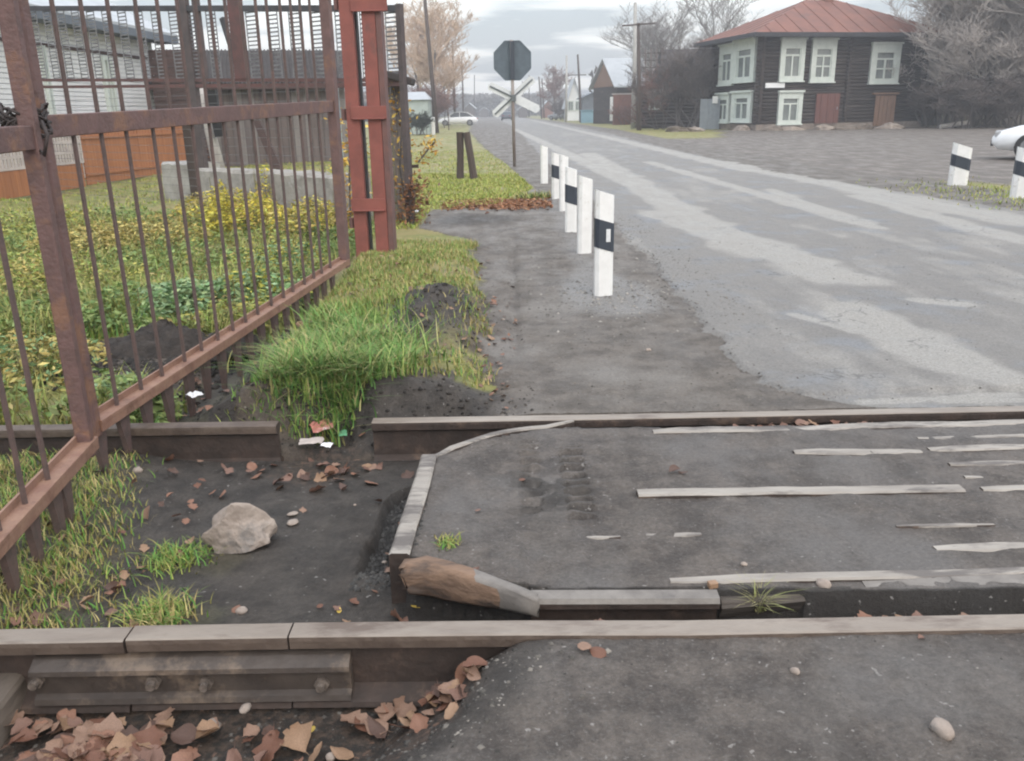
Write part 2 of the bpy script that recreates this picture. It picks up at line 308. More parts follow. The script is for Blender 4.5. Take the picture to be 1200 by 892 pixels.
# masks
nA = fbm(X * 2.2, Y * 2.2); nB = fbm(X * 7 + 9, Y * 7, 3); nC = fbm(X * .5, Y * .25)
wob = .22 * (nA - .5) + .10 * (nB - .5)
pl, rl, rr, dl = path_left(Y), road_left(Y), road_right(Y), deck_left(Y)
soft = .06 + .012 * Y
front = Y < 1.985
b_ = piece(Y, [(-6, -1.2), (0.9, -.60), (1.3, -.44), (1.5, -.30), (1.7, -.17), (1.9, -.06), (1.981, .0)])
road = np.where(Y > 3.74, ss(-soft, soft, X - rl + wob) * (1 - ss(-soft * 2, soft * 2, X - rr + wob * 2)), 0.0)
path = np.where(Y > 3.74, ss(-soft * 1.5, soft * 1.5, X - pl + wob * np.where(Y < 10, 1.9, .8)) * (1 - road) * (1 - ss(1.2, 2.2, X - rr)), 0.0)
deck = ((X >= dl) & (Y > 2.09) & (Y < 3.66)).astype(float)
bed = ((X < dl) & (Y > 2.07) & (Y < 3.66)).astype(float)
frontA = np.where(front, ss(-.10, .12, X - b_ + wob * .4), 0.0)
litter = np.where(front, (1 - ss(-.12, .05, X - b_ + wob * .4)) * 1.0, 0.0)
litter = np.maximum(litter, np.exp(-(((X + .87) / .22) ** 2 + ((Y - 3.58) / .30) ** 2)))
litter = np.maximum(litter, .85 * np.exp(-(((X + .30) / .75) ** 2 + ((Y - 2.20) / .11) ** 2)) * bed)
litter = np.maximum(litter, .9 * np.exp(-(((X - .02) / .9) ** 2 + ((Y - 13.0) / .8) ** 2)) * (X < .6))
grassm = np.where((Y > 3.78) & (X < pl), 1.0, 0.0) * (1 - path) * (1 - road)
grassm *= np.where((Y < 9) & (X > -1.95), .66, 1.0); grassm *= np.where((Y < 4.25) & (X > -1.5) & (X < -.3), .4, 1.0)
grassm *= 1 - np.exp(-(((X + .50) / .33) ** 2 + ((Y - 5.65) / .75) ** 2))          # bare heap
grassm *= 1 - (1 - ss(3.90, 4.12, Y + wob * .5)) * ss(-1.25, -.8, X + wob * .5)                         # cut bank
soil = np.exp(-(((X + 2.2) / .9) ** 2 + ((Y - 5.1) / .55) ** 2)); soil = np.where(X < -1.7, soil, 0); grassm *= 1 - .9 * soil
grassm = np.where(bed > 0, np.clip(1.3 * (1 - ss(-1.75, -1.25, X + .55 * (Y - 2.8) * .6 + wob)), 0, 1), grassm)
for (cx, cy, r) in [(-1.06, 2.72, .13), (-1.0, 2.36, .12)]:
    grassm = np.where(bed > 0, np.maximum(grassm, .8 * np.exp(-((X - cx) ** 2 + (Y - cy) ** 2) / r ** 2)), grassm)
yard = ss(.3, 1.6, X - rr) * ss(8, 10, Y) * (Y < 400)
gpatch = lambda cx, cy, ax, ay: np.exp(-(((X - cx) / ax) ** 2 + ((Y - cy) / ay) ** 2))
yg = np.clip(gpatch(7.6, 12.5, 1.5, 1.6) + gpatch(7.9, 15.2, 1.0, 1.2) * .8 + gpatch(6.6, 18, .7, 3.0) * .55 + ss(38, 46, Y) * (1 - ss(52.0, 53.0, Y)) * ss(6.3, 7.3, X) * (1 - ss(9.5, 12.5, X)) + ss(46, 52, Y) * ss(7, 8, X) * (1 - ss(11, 14, X)), 0, 1)
yg = np.maximum(yg, ss(54, 60, Y) * ss(.6, 1.6, X - rr))
grassm = np.maximum(grassm, yard * yg)
grassm = np.where(X < -3, np.where(Y > 3.7, np.maximum(grassm, .95 * (1 - .9 * soil)), grassm), grassm)
dirt = np.clip(yard * (1 - yg), 0, 1)
# pale worn patches of the old road, measured on the road's own plane
def worn_patches():
    wv = np.zeros_like(X)
    P = [((1000, 365), (1165, 445), .26), ((990, 375), (1110, 432), .22), ((930, 372), (1000, 392), .08), ((1070, 355), (1130, 360), .09), ((600, 150), (760, 225), .35), ((690, 180), (870, 290), .42), ((840, 270), (985, 328), .42), ((770, 250), (900, 300), .38),
         ((760, 190), (1010, 262), .25), ((900, 222), (1030, 268), .15), ((620, 140), (880, 200), .45), ((850, 190), (1200, 262), .50), ((1010, 230), (1200, 285), .30), ((1100, 470), (1200, 468), .05), ((1010, 472), (1190, 462), .05), ((850, 285), (960, 310), .3)]
    for a, c, r in P:
        a = gp(*a); c = gp(*c); dx, dy = c.x - a.x, c.y - a.y; L2 = dx * dx + dy * dy
        t = np.clip(((X - a.x) * dx + (Y - a.y) * dy) / L2, 0, 1); D = np.hypot(X - a.x - t * dx, (Y - a.y - t * dy) * .8); rr_ = r * (.75 + .9 * (nA - .3))
        wv = np.maximum(wv, 1 - ss(.25, 1.35, D / rr_))
    return wv
worn = worn_patches() * (road > .3)
worn = np.maximum(worn * .9, .42 * ss(.52, .66, fbm(X * 1.6 + 40, Y * .35 + 3)) * (road > .3))
gravel = np.clip(np.exp(-(((X - .78) / .42) ** 2 + ((Y - 6.35) / .75) ** 2)) + .55 * np.exp(-(((X - .7) / .25) ** 2)) * ss(6, 7, Y) * (1 - ss(14, 18, Y)) + (.22 * frontA) * (1 - ss(.15, .5, np.abs(X - b_ - .12))), 0, 1)
# dark ground: damp lower bed, gaps, path's middle, plus shade painted into grooves
wet_and_shade = np.clip(bed * .9 + .7 * path * gpatch(-.5, 11.4, 1.0, .9) + np.where(front, 1 - ss(-.10, .30, X - b_ + wob), 0), 0, 1)
wet_and_shade = np.maximum(wet_and_shade, (Y > 3.74) * (1 - ss(3.98, 4.2, Y + wob * .6)) * ss(-1.3, -.85, X + wob) * (1 - ss(-.25, .12, X + wob)))
wet_and_shade = np.maximum(wet_and_shade, 1.1 * np.exp(-(((X + .50) / .30) ** 2 + ((Y - 5.5) / .8) ** 2)))
wet_and_shade = np.maximum(wet_and_shade, ((X > .20) & (X < .285) & (Y > 2.66) & (Y < 3.35)) * (np.sin(Y * 2 * math.pi / .075) < 0) * .75)
wet_and_shade = np.maximum(wet_and_shade, np.exp(-(((X - .14) / .20) ** 2 + ((Y - 2.95) / .34) ** 2)) * ss(.42, .6, nB) * .9 * (deck > 0))
wet_and_shade = np.maximum(wet_and_shade, .95 * ss(-1.9, -1.7, X) * (1 - ss(-1.42, -1.28, X)) * (Y > 3.74) * (1 - ss(5.4, 6.6, Y)))
wet_and_shade = np.maximum(wet_and_shade, np.where((Y > 2.09) & (Y < 3.66) & (Z < -.08) & (X >= dl - .17), 1.0, 0))
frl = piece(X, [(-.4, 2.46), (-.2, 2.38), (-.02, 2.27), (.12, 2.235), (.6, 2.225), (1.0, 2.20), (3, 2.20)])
wet_and_shade = np.where((deck > 0) & (Y < frl), 1.0, wet_and_shade); wet_and_shade = np.where((Y > 3.56) & (Y < 3.70) & (X > .3), 1.0, wet_and_shade)  # flange grooves coloured dark to stand for the shade inside them
deep = ((deck > 0) & (Y < frl - .01)) | ((Y > 3.565) & (Y < 3.70) & (X > .25)) | ((Y > 3.62) & (Y < 3.70) & (X > -.6)) | ((X < dl) & (X > dl - .17) & (Y > 2.62) & (Y < 3.55))  # near-black painted into flange grooves as shade, and into the black trench
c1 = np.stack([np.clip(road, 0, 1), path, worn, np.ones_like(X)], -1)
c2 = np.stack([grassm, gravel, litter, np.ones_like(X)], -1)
c3 = np.stack([wet_and_shade, dirt, np.maximum(deck, frontA), np.ones_like(X)], -1)
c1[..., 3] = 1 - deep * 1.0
# zone per cell
cx_ = lambda A: (A[:-1, :-1] + A[1:, :-1] + A[:-1, 1:] + A[1:, 1:]) / 4
zr, zp, zd, zf, zb, zy = cx_(road), cx_(path), cx_(deck), cx_(frontA), cx_(bed), cx_(dirt)
yc = cx_(Y); xc = cx_(X)
zone = np.zeros(zr.shape, int)                                       # 0 ground
zone[zy > .5] = 5; zone[zp > .5] = 2; zone[zr > .5] = 1; zone[zd > .5] = 3; zone[(zb > .5) & (xc > -3.2)] = 4; zone[(yc < 1.985) & (zf > .5)] = 6
def terrain_material():
    m = bpy.data.materials.new('terrain_surface'); m.use_nodes = True; t = m.node_tree; n = t.nodes.new; l = t.links.new; b = t.nodes['Principled BSDF']
    geo = n('ShaderNodeNewGeometry')
    def noise(scale, detail=6, rough=.6, st=(1, 1, 1)):
        mpp = n('ShaderNodeMapping'); mpp.inputs['Scale'].default_value = st; l(geo.outputs['Position'], mpp.inputs[0])
        q = n('ShaderNodeTexNoise'); q.inputs['Scale'].default_value = scale; q.inputs['Detail'].default_value = detail; q.inputs['Roughness'].default_value = rough; l(mpp.outputs[0], q.inputs['Vector']); return q.outputs[0]
    def mth(op, a, c, clamp=False):
        q = n('ShaderNodeMath'); q.operation = op; q.use_clamp = clamp
        for i, v in enumerate((a, c)):
            if isinstance(v, (int, float)): q.inputs[i].default_value = v
            else: l(v, q.inputs[i])
        return q.outputs[0]
    def mix(f, a, c):
        q = n('ShaderNodeMix'); q.data_type = 'RGBA'; 
        if isinstance(f, (int, float)): q.inputs[0].default_value = f
        else: l(f, q.inputs[0])
        for i, v in ((6, a), (7, c)):
            if isinstance(v, tuple): q.inputs[i].default_value = (*v, 1)
            else: l(v, q.inputs[i])
        return q.outputs[2]
    def ramp(f, p0, p1):
        q = n('ShaderNodeMapRange'); q.interpolation_type = 'SMOOTHSTEP'; l(f, q.inputs[0]); q.inputs[1].default_value = p0; q.inputs[2].default_value = p1; return q.outputs[0]
    def att(nm):
        a = n('ShaderNodeAttribute'); a.attribute_name = nm; s_ = n('ShaderNodeSeparateColor'); l(a.outputs['Color'], s_.inputs[0]); return s_.outputs
    a1, a2, a3 = att('m1'), att('m2'), att('m3')
    fine = noise(90, 5, .7); mid = noise(9, 6, .65); big = noise(1.3, 5, .6); grit = noise(260, 3, .6); st = noise(3.2, 6, .65, (1, .35, 1))
    def edge(mask, k=.55, wdt=.10, nz_=None):   # ragged mask edge
        v = mth('ADD', mask, mth('MULTIPLY', mth('SUBTRACT', nz_ or mid, .5), k)); return ramp(v, .5 - wdt, .5 + wdt)
    soilc = mix(ramp(mid, .3, .7), (.060, .047, .038), (.115, .092, .072))
    green = mix(ramp(mid, .35, .65), (.13, .15, .035), (.23, .22, .065)); green = mix(ramp(big, .4, .62), green, (.25, .21, .085))
    col = mix(edge(a2[0], .9, .22), soilc, green)
    dirtc = mix(ramp(big, .35, .65), (.125, .106, .092), (.185, .158, .136)); dirtc = mix(mth('MULTIPLY', ramp(st, .4, .62), .6), dirtc, (.105, .092, .082))
    col = mix(edge(a3[1], .5, .2), col, dirtc)
    pathc = mix(ramp(noise(4.2, 8, .7), .38, .62), (.082, .070, .060), (.146, .126, .108)); pathc = mix(mth('MULTIPLY', ramp(fine, .5, .8), .45), pathc, (.235, .21, .185)); pathc = mix(ramp(big, .46, .70), pathc, (.185, .168, .150))
    col = mix(edge(a1[1], .5, .10), col, pathc)
    asp = mix(ramp(st, .3, .7), (.165, .154, .142), (.222, .210, .196)); asp = mix(mth('MULTIPLY', ramp(fine, .5, .8), .35), asp, (.31, .30, .29)); asp = mix(ramp(big, .5, .66), asp, (.195, .197, .202))
    col = mix(edge(a1[0], .5, .06), col, asp)
    deckc = mix(ramp(noise(5.5, 8, .72), .38, .62), (.058, .048, .042), (.122, .103, .089)); deckc = mix(mth('MULTIPLY', ramp(fine, .48, .8), .5), deckc, (.23, .22, .21)); deckc = mix(ramp(big, .45, .65), deckc, (.125, .114, .106)); deckc = mix(mth('MULTIPLY', ramp(st, .5, .68), .55), deckc, (.075, .066, .06))
    col = mix(edge(a3[2], .25, .06), col, deckc)
    wet_shade_c = mix(ramp(mid, .3, .7), (.030, .026, .023), (.066, .057, .050))
    col = mix(mth('MULTIPLY', edge(a3[0], .35, .2), .9), col, wet_shade_c)
    da = n('ShaderNodeAttribute'); da.attribute_name = 'm1'; col = mix(mth('MULTIPLY', mth('SUBTRACT', 1.0, da.outputs['Alpha'], True), .85), col, (.020, .017, .015))  # painted groove shade and black trench, from the alpha mask
    grv = mix(ramp(grit, .4, .6), (.10, .098, .094), (.33, .32, .31)); col = mix(mth('MULTIPLY', edge(a2[1], .6, .2), .75), col, grv)
    lit = mix(ramp(noise(35, 4, .7), .42, .6), (.030, .026, .023), (.085, .060, .045)); lit = mix(ramp(noise(17, 3), .62, .70), lit, (.20, .12, .085))
    col = mix(mth('MULTIPLY', edge(a2[2], .6, .2), .85), col, lit)
    wnf = edge(a1[2], 1.2, .28, st); wnc = mix(ramp(fine, .4, .7), (.30, .285, .26), (.41, .39, .36)); col = mix(mth('MULTIPLY', wnf, .78), col, wnc)
    # scattered pale grit and stones flecks, worn into the surface
    fl = ramp(noise(48, 2, .5), .70, .74); col = mix(mth('MULTIPLY', mth('MULTIPLY', fl, mth('SUBTRACT', 1.0, a2[0], True)), .55), col, (.34, .32, .30))
    # hairline cracks in the asphalt
    vo = n('ShaderNodeTexVoronoi'); vo.feature = 'DISTANCE_TO_EDGE'; vo.inputs['Scale'].default_value = 1.1
    wp = n('ShaderNodeVectorMath'); wp.operation = 'ADD'; nn = n('ShaderNodeTexNoise'); nn.inputs['Scale'].default_value = 3; nn.inputs['Detail'].default_value = 4; l(geo.outputs['Position'], nn.inputs['Vector'])
    l(geo.outputs['Position'], wp.inputs[0]); l(nn.outputs['Color'], wp.inputs[1]); l(wp.outputs[0], vo.inputs['Vector'])
    cr = mth('MULTIPLY', mth('MULTIPLY', mth('SUBTRACT', 1.0, ramp(vo.outputs[0], .004, .016)), a1[0]), ramp(big, .48, .6)); col = mix(mth('MULTIPLY', cr, .6), col, (.09, .085, .08))
    gm = n('ShaderNodeMapRange'); l(noise(62, 9, .82), gm.inputs[0]); gm.inputs[1].default_value = .32; gm.inputs[2].default_value = .68; gm.inputs[3].default_value = .60; gm.inputs[4].default_value = 1.30
    gs = n('ShaderNodeVectorMath'); gs.operation = 'SCALE'; l(col, gs.inputs[0]); l(gm.outputs[0], gs.inputs['Scale']); col = gs.outputs[0]
    l(col, b.inputs['Base Color'])
    rgh = mth('ADD', mth('MULTIPLY', ramp(st, .35, .65), .30), .48, True); l(rgh, b.inputs['Roughness'])
    b.inputs['Specular IOR Level'].default_value = .35
    hsum = mth('ADD', mth('MULTIPLY', mid, .9), mth('ADD', mth('MULTIPLY', fine, .35), mth('MULTIPLY', grit, .14)))
    bb = n('ShaderNodeBump'); bb.inputs['Distance'].default_value = .022; bb.inputs['Strength'].default_value = .95; l(hsum, bb.inputs['Height']); l(bb.outputs[0], b.inputs['Normal'])
    return m
TM = terrain_material()
V3 = np.stack([X, Y, Z], -1).reshape(-1, 3); idx = np.arange(ny * nx_).reshape(ny, nx_)
Q = np.stack([idx[:-1, :-1], idx[:-1, 1:], idx[1:, 1:], idx[1:, :-1]], -1)
C1, C2, C3 = (c.reshape(-1, 4).astype(np.float32) for c in (c1, c2, c3))
ZO = {}
for zi, nm in enumerate(['ground', 'road', 'footpath', 'crossing_deck', 'track_bed', 'gravel_yard', 'crossing_apron']):
    q = Q[zone == zi].reshape(-1, 4); u, inv = np.unique(q, return_inverse=True); q = inv.reshape(-1, 4)
    me = bpy.data.meshes.new(nm); me.vertices.add(len(u)); me.vertices.foreach_set('co', V3[u].astype(np.float32).ravel())
    me.loops.add(q.size); me.loops.foreach_set('vertex_index', q.ravel().astype(np.int32)); me.polygons.add(len(q)); me.polygons.foreach_set('loop_start', np.arange(0, q.size, 4, dtype=np.int32)); me.polygons.foreach_set('loop_total', np.full(len(q), 4, np.int32))
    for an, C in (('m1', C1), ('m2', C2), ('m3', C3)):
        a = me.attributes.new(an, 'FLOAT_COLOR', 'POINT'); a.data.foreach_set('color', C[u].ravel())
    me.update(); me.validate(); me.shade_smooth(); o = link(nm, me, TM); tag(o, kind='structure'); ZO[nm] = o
def hz(x, y): return float(height(np.array([float(x)]), np.array([float(y)]))[0])

# ---------------------------------------------------------------- grass, weeds, leaves (instanced by hand into single meshes)
def blades(name, pts, hgt, wid, cols, lean=.45, parent=None, seg=3):
    """pts (n,3); every blade a bent ribbon; cols (n,3)"""
    n = len(pts)
    if n == 0: return None
    ang = RNG.random(n) * 2 * math.pi; hh = hgt * (.55 + .75 * RNG.random(n)); ww = wid * (.6 + .7 * RNG.random(n)); ln = lean * (.2 + RNG.random(n)) * hh
    dx, dy = np.cos(ang), np.sin(ang); sx, sy = -dy, dx; V = []; k = seg * 2 + 1
    vs = np.zeros((n, k, 3))
    for i in range(seg + 1):
        t = i / seg; cx = pts[:, 0] + dx * ln * t * t; cy = pts[:, 1] + dy * ln * t * t; cz = pts[:, 2] + hh * (t - .25 * t * t * (ln / hh))
        w_ = ww * (1 - t) ** .7 / 2
        if i < seg:
            vs[:, 2 * i] = np.stack([cx - sx * w_, cy - sy * w_, cz], -1); vs[:, 2 * i + 1] = np.stack([cx + sx * w_, cy + sy * w_, cz], -1)
        else: vs[:, 2 * seg] = np.stack([cx, cy, cz], -1)
    base = (np.arange(n) * k)[:, None]; quads = np.concatenate([base + np.array([2 * i, 2 * i + 1, 2 * i + 3, 2 * i + 2]) for i in range(seg - 1)], 0); tris = base + np.array([2 * seg - 2, 2 * seg - 1, 2 * seg])
    return rawmesh(name, vs.reshape(-1, 3), quads, tris, np.repeat(cols, k, 0), M['grass'], parent)
def rawmesh(name, v, quads, tris, vcol, m, parent=None, smooth=False):
    me = bpy.data.meshes.new(name); me.vertices.add(len(v)); me.vertices.foreach_set('co', v.astype(np.float32).ravel())
    nq, ntr = len(quads), len(tris); li = np.concatenate([quads.ravel(), tris.ravel()]).astype(np.int32); me.loops.add(len(li)); me.loops.foreach_set('vertex_index', li)
    me.polygons.add(nq + ntr); ls = np.concatenate([np.arange(nq) * 4, nq * 4 + np.arange(ntr) * 3]).astype(np.int32); me.polygons.foreach_set('loop_start', ls); me.polygons.foreach_set('loop_total', np.concatenate([np.full(nq, 4), np.full(ntr, 3)]).astype(np.int32))
    if vcol is not None:
        a = me.attributes.new('col', 'FLOAT_COLOR', 'POINT'); a.data.foreach_set('color', np.concatenate([vcol, np.ones((len(vcol), 1))], 1).astype(np.float32).ravel())
    me.update(); me.validate()
    if smooth: me.shade_smooth()
    return link(name, me, m, parent)
def scatter(n, x0, x1, y0, y1, fn):
    x = x0 + (x1 - x0) * RNG.random(n); y = y0 + (y1 - y0) * RNG.random(n); k = RNG.random(n) < fn(x, y); x, y = x[k], y[k]; return np.stack([x, y, height(x, y) - .004], -1)
def palette(n, cs, w=None, jit=.25):
    cs = np.array(cs, float); i = RNG.choice(len(cs), n, p=w); return cs[i] * (1 + jit * (RNG.random((n, 1)) - .5) * 2)
def cards(name, pts, size, cols, parent=None, up=.5, m=None):
    """small pointed leaves, randomly turned, each four triangles folded along the rib"""
    n = len(pts); a = RNG.normal(size=(n, 3)); a[:, 2] *= up; a /= np.linalg.norm(a, axis=1)[:, None]; r = RNG.normal(size=(n, 3)); bvec = np.cross(a, r); bvec /= np.linalg.norm(bvec, axis=1)[:, None]; c = np.cross(a, bvec)
    s = (size * (.5 + RNG.random(n)))[:, None]; wv = .38
    vs = np.stack([pts - a * s * .5, pts + bvec * s * wv * .5 + c * s * .08, pts + a * s * .5, pts - bvec * s * wv * .5 + c * s * .08, pts], 1)
    base = (np.arange(n) * 5)[:, None]; tr = np.concatenate([base + np.array(t) for t in ((0, 1, 4), (1, 2, 4), (2, 3, 4), (3, 0, 4))], 0)
    return rawmesh(name, vs.reshape(-1, 3), np.zeros((0, 4), int), tr, np.repeat(cols, 5, 0), m or M['grass'], parent)
GR = [(.10, .23, .045), (.15, .28, .055), (.21, .30, .065), (.30, .33, .085)]; DRY = [(.48, .40, .17), (.40, .31, .12), (.28, .26, .08)]
heap = lambda x, y: np.exp(-(((x + .50) / .33) ** 2 + ((y - 5.65) / .75) ** 2))
def verge_ok(x, y): return (x < path_left(y) - .04 - .42 * (fbm(x * 2.2, y * 2.2) - .5) + .1 * (fbm(x * 7 + 9, y * 7, 3) - .5)) * (1 - .95 * heap(x, y)) * (.25 + .75 * ss(.35, .6, fbm(x * 2.2 + 3, y * 2.2)))
p = scatter(34000, -1.40, -.05, 3.84, 9.5, verge_ok); p = p[~((p[:, 0] > -.85) & (p[:, 1] < 4.10))]; p = p[~((p[:, 0] < -1.28) & (p[:, 1] < 6.0) & (RNG.random(len(p)) < .8))]
fresh = ss(-.35, -.75, p[:, 0]) * (1 - ss(5.2, 6.2, p[:, 1])); c = np.where((RNG.random(len(p)) < (.45 + .5 * fresh))[:, None], palette(len(p), GR), palette(len(p), DRY + [(.25, .26, .09)]))
hh = .05 + .065 * fresh * (fbm(p[:, 0] * 4, p[:, 1] * 4) > .42)
tag(blades('verge_grass', p, hh, .0075, c, .8), 'mixed green and straw grass on the mound beside the gate', 'grass', kind='stuff')
# long lush tuft hanging over the cut bank
pt = []
for cx, cy, r, n in [(-1.06, 4.10, .14, 900), (-.86, 4.06, .14, 800), (-.66, 4.22, .14, 450), (-.95, 4.45, .22, 700), (-1.15, 4.5, .12, 300), (-.75, 4.6, .25, 450), (-1.05, 5.0, .15, 250)]:
    a = RNG.normal(size=(n, 2)) * r * .6 + (cx, cy); pt.append(a)
pt = np.concatenate(pt); p = np.stack([pt[:, 0], pt[:, 1], height(pt[:, 0], pt[:, 1])], -1); c = palette(len(p), [(.09, .20, .045), (.13, .27, .06), (.19, .32, .08), (.28, .34, .10), (.38, .35, .15)])
tag(blades('grass_tuft', p, .17 + 0 * p[:, 0], .009, c, 1.5, seg=4), 'lush bright green grass tuft on the cut bank behind the gap in the rail', 'grass', kind='stuff')
# weedy ground on the factory side
def weed(x, y): return .35 + .65 * ss(.35, .55, fbm(x * 1.7, y * 1.7)) - 1.3 * np.exp(-(((x + 2.2) / .75) ** 2 + ((y - 5.05) / .5) ** 2)) - .7 * np.exp(-(((x + 2.05) / .5) ** 2 + ((y - 4.5) / .35) ** 2))
p = np.concatenate([scatter(16000, -3.6, -1.75, 3.8, 7, weed), scatter(26000, -8.5, -1.6, 5, 11.5, weed)])
u = fbm(p[:, 0] * 1.2 + 8, p[:, 1] * 1.2); c = np.where((u > .50)[:, None], palette(len(p), GR + DRY[2:]), palette(len(p), GR[2:] + DRY[2:] + [(.38, .35, .12), (.30, .32, .09)]))
tag(blades('meadow_grass', p, .10 + .11 * (u < .5), .012, c, .9), 'tangled yellowing grass behind the barred gate', 'grass', kind='stuff')
q_ = np.concatenate([scatter(26000, -4.2, -1.72, 3.85, 7, weed), scatter(52000, -8.8, -1.6, 6, 12.2, weed)]); u = fbm(q_[:, 0] * 1.1 + 4, q_[:, 1] * 1.1); u2 = fbm(q_[:, 0] * 3, q_[:, 1] * 3 + 7)
q_[:, 2] += (.03 + .30 * np.clip(u2 - .28, 0, 1)) * RNG.random(len(q_)) ** .7 * 1.4
c = np.where((u < .49)[:, None], palette(len(q_), [(.16, .25, .08), (.23, .30, .10), (.21, .26, .08)], jit=.3), np.where((u2 > .54)[:, None], palette(len(q_), [(.44, .40, .10), (.34, .37, .10), (.27, .33, .09)], jit=.35), palette(len(q_), [(.36, .29, .12), (.25, .27, .09), (.17, .20, .07)], jit=.35)))
tag(cards('weed_cover', q_, .055, c, None, .45), 'broad leaved yellow green weeds covering the ground behind the gate', 'weeds', kind='stuff')
# bushy weeds: yellow nettles to the back, pale green cabbage-like clump in the middle
def clump(name, lab, cat, cx, cy, rx, ry, h, n, size, cols, stems=14, group=None):
    rx *= 1.25; ry *= 1.25; n = int(n * 1.9); h *= 1.15
    z0 = hz(cx, cy); t = thing(name, lab, cat, (cx, cy, z0), group)
    a = RNG.random(n) * 2 * math.pi; r = np.sqrt(RNG.random(n)); x = cx + rx * r * np.cos(a); y = cy + ry * r * np.sin(a); zt = (1 - r ** 2 * .6) * h * (.6 + .8 * fbm(x * 4, y * 4)); z = z0 + zt * RNG.random(n) ** .6
    l_ = cards('foliage', np.stack([x, y, z], -1), size, palette(n, cols, jit=.3), t, .35); mb = MB()
    for k in range(stems):
        a = random.random() * 6.28; r = random.random() ** .5 * .8; x = cx + rx * r * math.cos(a); y = cy + ry * r * math.sin(a)
        mb.tube([(x, y, z0 - .02), (x + random.uniform(-.03, .03), y + random.uniform(-.03, .03), z0 + h * random.uniform(.7, 1.15))], [.006, .003], 4)
    tag(mb.build('stem', M['stalk'], t), kind='stuff'); return t
M['stalk'] = mat('weed_stalk', (.22, .19, .08), .8, bump=0)
YEL = [(.66, .54, .08), (.52, .48, .09), (.38, .40, .08), (.52, .38, .10)]; OCH = [(.46, .36, .12), (.38, .33, .10), (.52, .43, .15), (.24, .24, .08)]; PGR = [(.20, .33, .15), (.28, .40, .22), (.14, .24, .09), (.32, .41, .19)]
CG = 'weed clumps behind the barred gate'
def cp(px, py, z=0): q = gp(px, py, z); return q.x, q.y
cl_ = [((290, 268), .42, .55, .42, 1500, .055, YEL, 'yellow leafy nettle clump in front of the long concrete block'),
       ((365, 275), .40, .50, .45, 1300, .055, YEL + OCH, 'yellow and brown weed clump between the gate stile and the long concrete block'),
       ((250, 262), .40, .4, .35, 900, .05, OCH + YEL[:1], 'ochre weed clump below the left end of the long concrete block'),
       ((180, 285), .50, .55, .28, 1200, .055, OCH, 'ochre dried weed clump below the square pale concrete block'),
       ((100, 290), .55, .6, .28, 1200, .055, OCH, 'brownish dried weed clump below the orange board fence'),
       ((210, 352), .45, .34, .20, 1900, .06, PGR, 'pale green low leafy clump seen through the middle bars of the gate'),
       ((300, 345), .36, .30, .20, 1300, .055, PGR + YEL[1:2], 'pale green leafy clump nearest the foot of the gate'),
       ((335, 305), .30, .36, .25, 1200, .045, YEL[1:] + PGR, 'light green and yellow clump by the gate hinge side'),
       ((140, 450), .20, .18, .10, 500, .04, PGR, 'bright green leafy patch right behind the gate post bottom'),
       ((25, 430), .34, .45, .20, 900, .045, OCH + PGR[:1], 'ragged green and ochre weeds at the left edge of the photograph'),
       ((388, 262), .16, .22, .62, 520, .05, YEL, 'tall thin yellow weed stalks against the far gate stile'),
       ((318, 258), .16, .2, .60, 420, .05, YEL, 'tall yellow weed standing in front of the middle of the long block'),
       ((262, 275), .14, .2, .55, 420, .055, YEL[:2] + [(.6, .55, .1)], 'tall bright yellow weed near the left end of the long block'),
       ((40, 330), .5, .5, .24, 900, .05, OCH + GR[2:], 'faded weeds left of the thick gate post')]
for (px, py), rx, ry, h, n, sz, cs, lb in cl_:
    cx, cy = cp(px, py); clump('weed_clump', lb, 'weeds', cx, cy, rx, ry, h, n, sz, cs, group=CG)
def soil_heap(name, lab, cx, cy, rx, ry, h, par=None):
    mb = MB(); n = 44; m = 16; vs = []; fs = []; z0 = hz(cx, cy) - .03
    for j in range(m + 1):
        r = j / m
        for i in range(n):
            a = 2 * math.pi * i / n; x = cx + rx * r * math.cos(a) * (1 + .15 * math.sin(3 * a + 1)); y = cy + ry * r * math.sin(a)
            vs.append((x, y, z0 + h * (1 - r ** 1.6) * (.05 + 2.0 * float(fbm(np.array(x * 5), np.array(y * 7), 3))) + .035 * (random.random() - .5)))
    for j in range(m):
        for i in range(n): fs.append((j * n + i, j * n + (i + 1) % n, (j + 1) * n + (i + 1) % n, (j + 1) * n + i))
    mb.add(vs, fs); return tag(mb.build(name, M['soil'], smooth=True), lab, 'soil heap')
M['soil'] = mat('black_crumbly_soil', (.05, .040, .034), .95, (.022, .018, .016), 14, bump=.8, bscale=50)
cx, cy = cp(205, 402); soil_heap('soil_heap', 'heap of dark crumbly soil behind the gate bottom rail', cx - .05, cy + .05, .60, .24, .15)
# lawn beyond, strip of short grass right of the red post
lawn = lambda x, y: (x < path_left(y) - .1 * fbm(x * 2, y * 2)) * (.6 + .4 * fbm(x, y))
p = np.concatenate([scatter(30000, -3, .6, 10.5, 20, lawn), scatter(26000, -9, .2, 13, 32, lawn), scatter(3500, 6.2, 9.3, 11, 17, lambda x, y: np.exp(-(((x - 7.7) / 1.0) ** 2 + ((y - 13) / 2.2) ** 2)))])
c = palette(len(p), [(.30, .36, .08), (.38, .40, .10), (.42, .38, .12), (.22, .30, .06)])
tag(blades('lawn_grass', p, .055 + 0 * p[:, 0], .02, c, .8, seg=2), 'short yellow green grass on the lawn by the road', 'grass', kind='stuff')
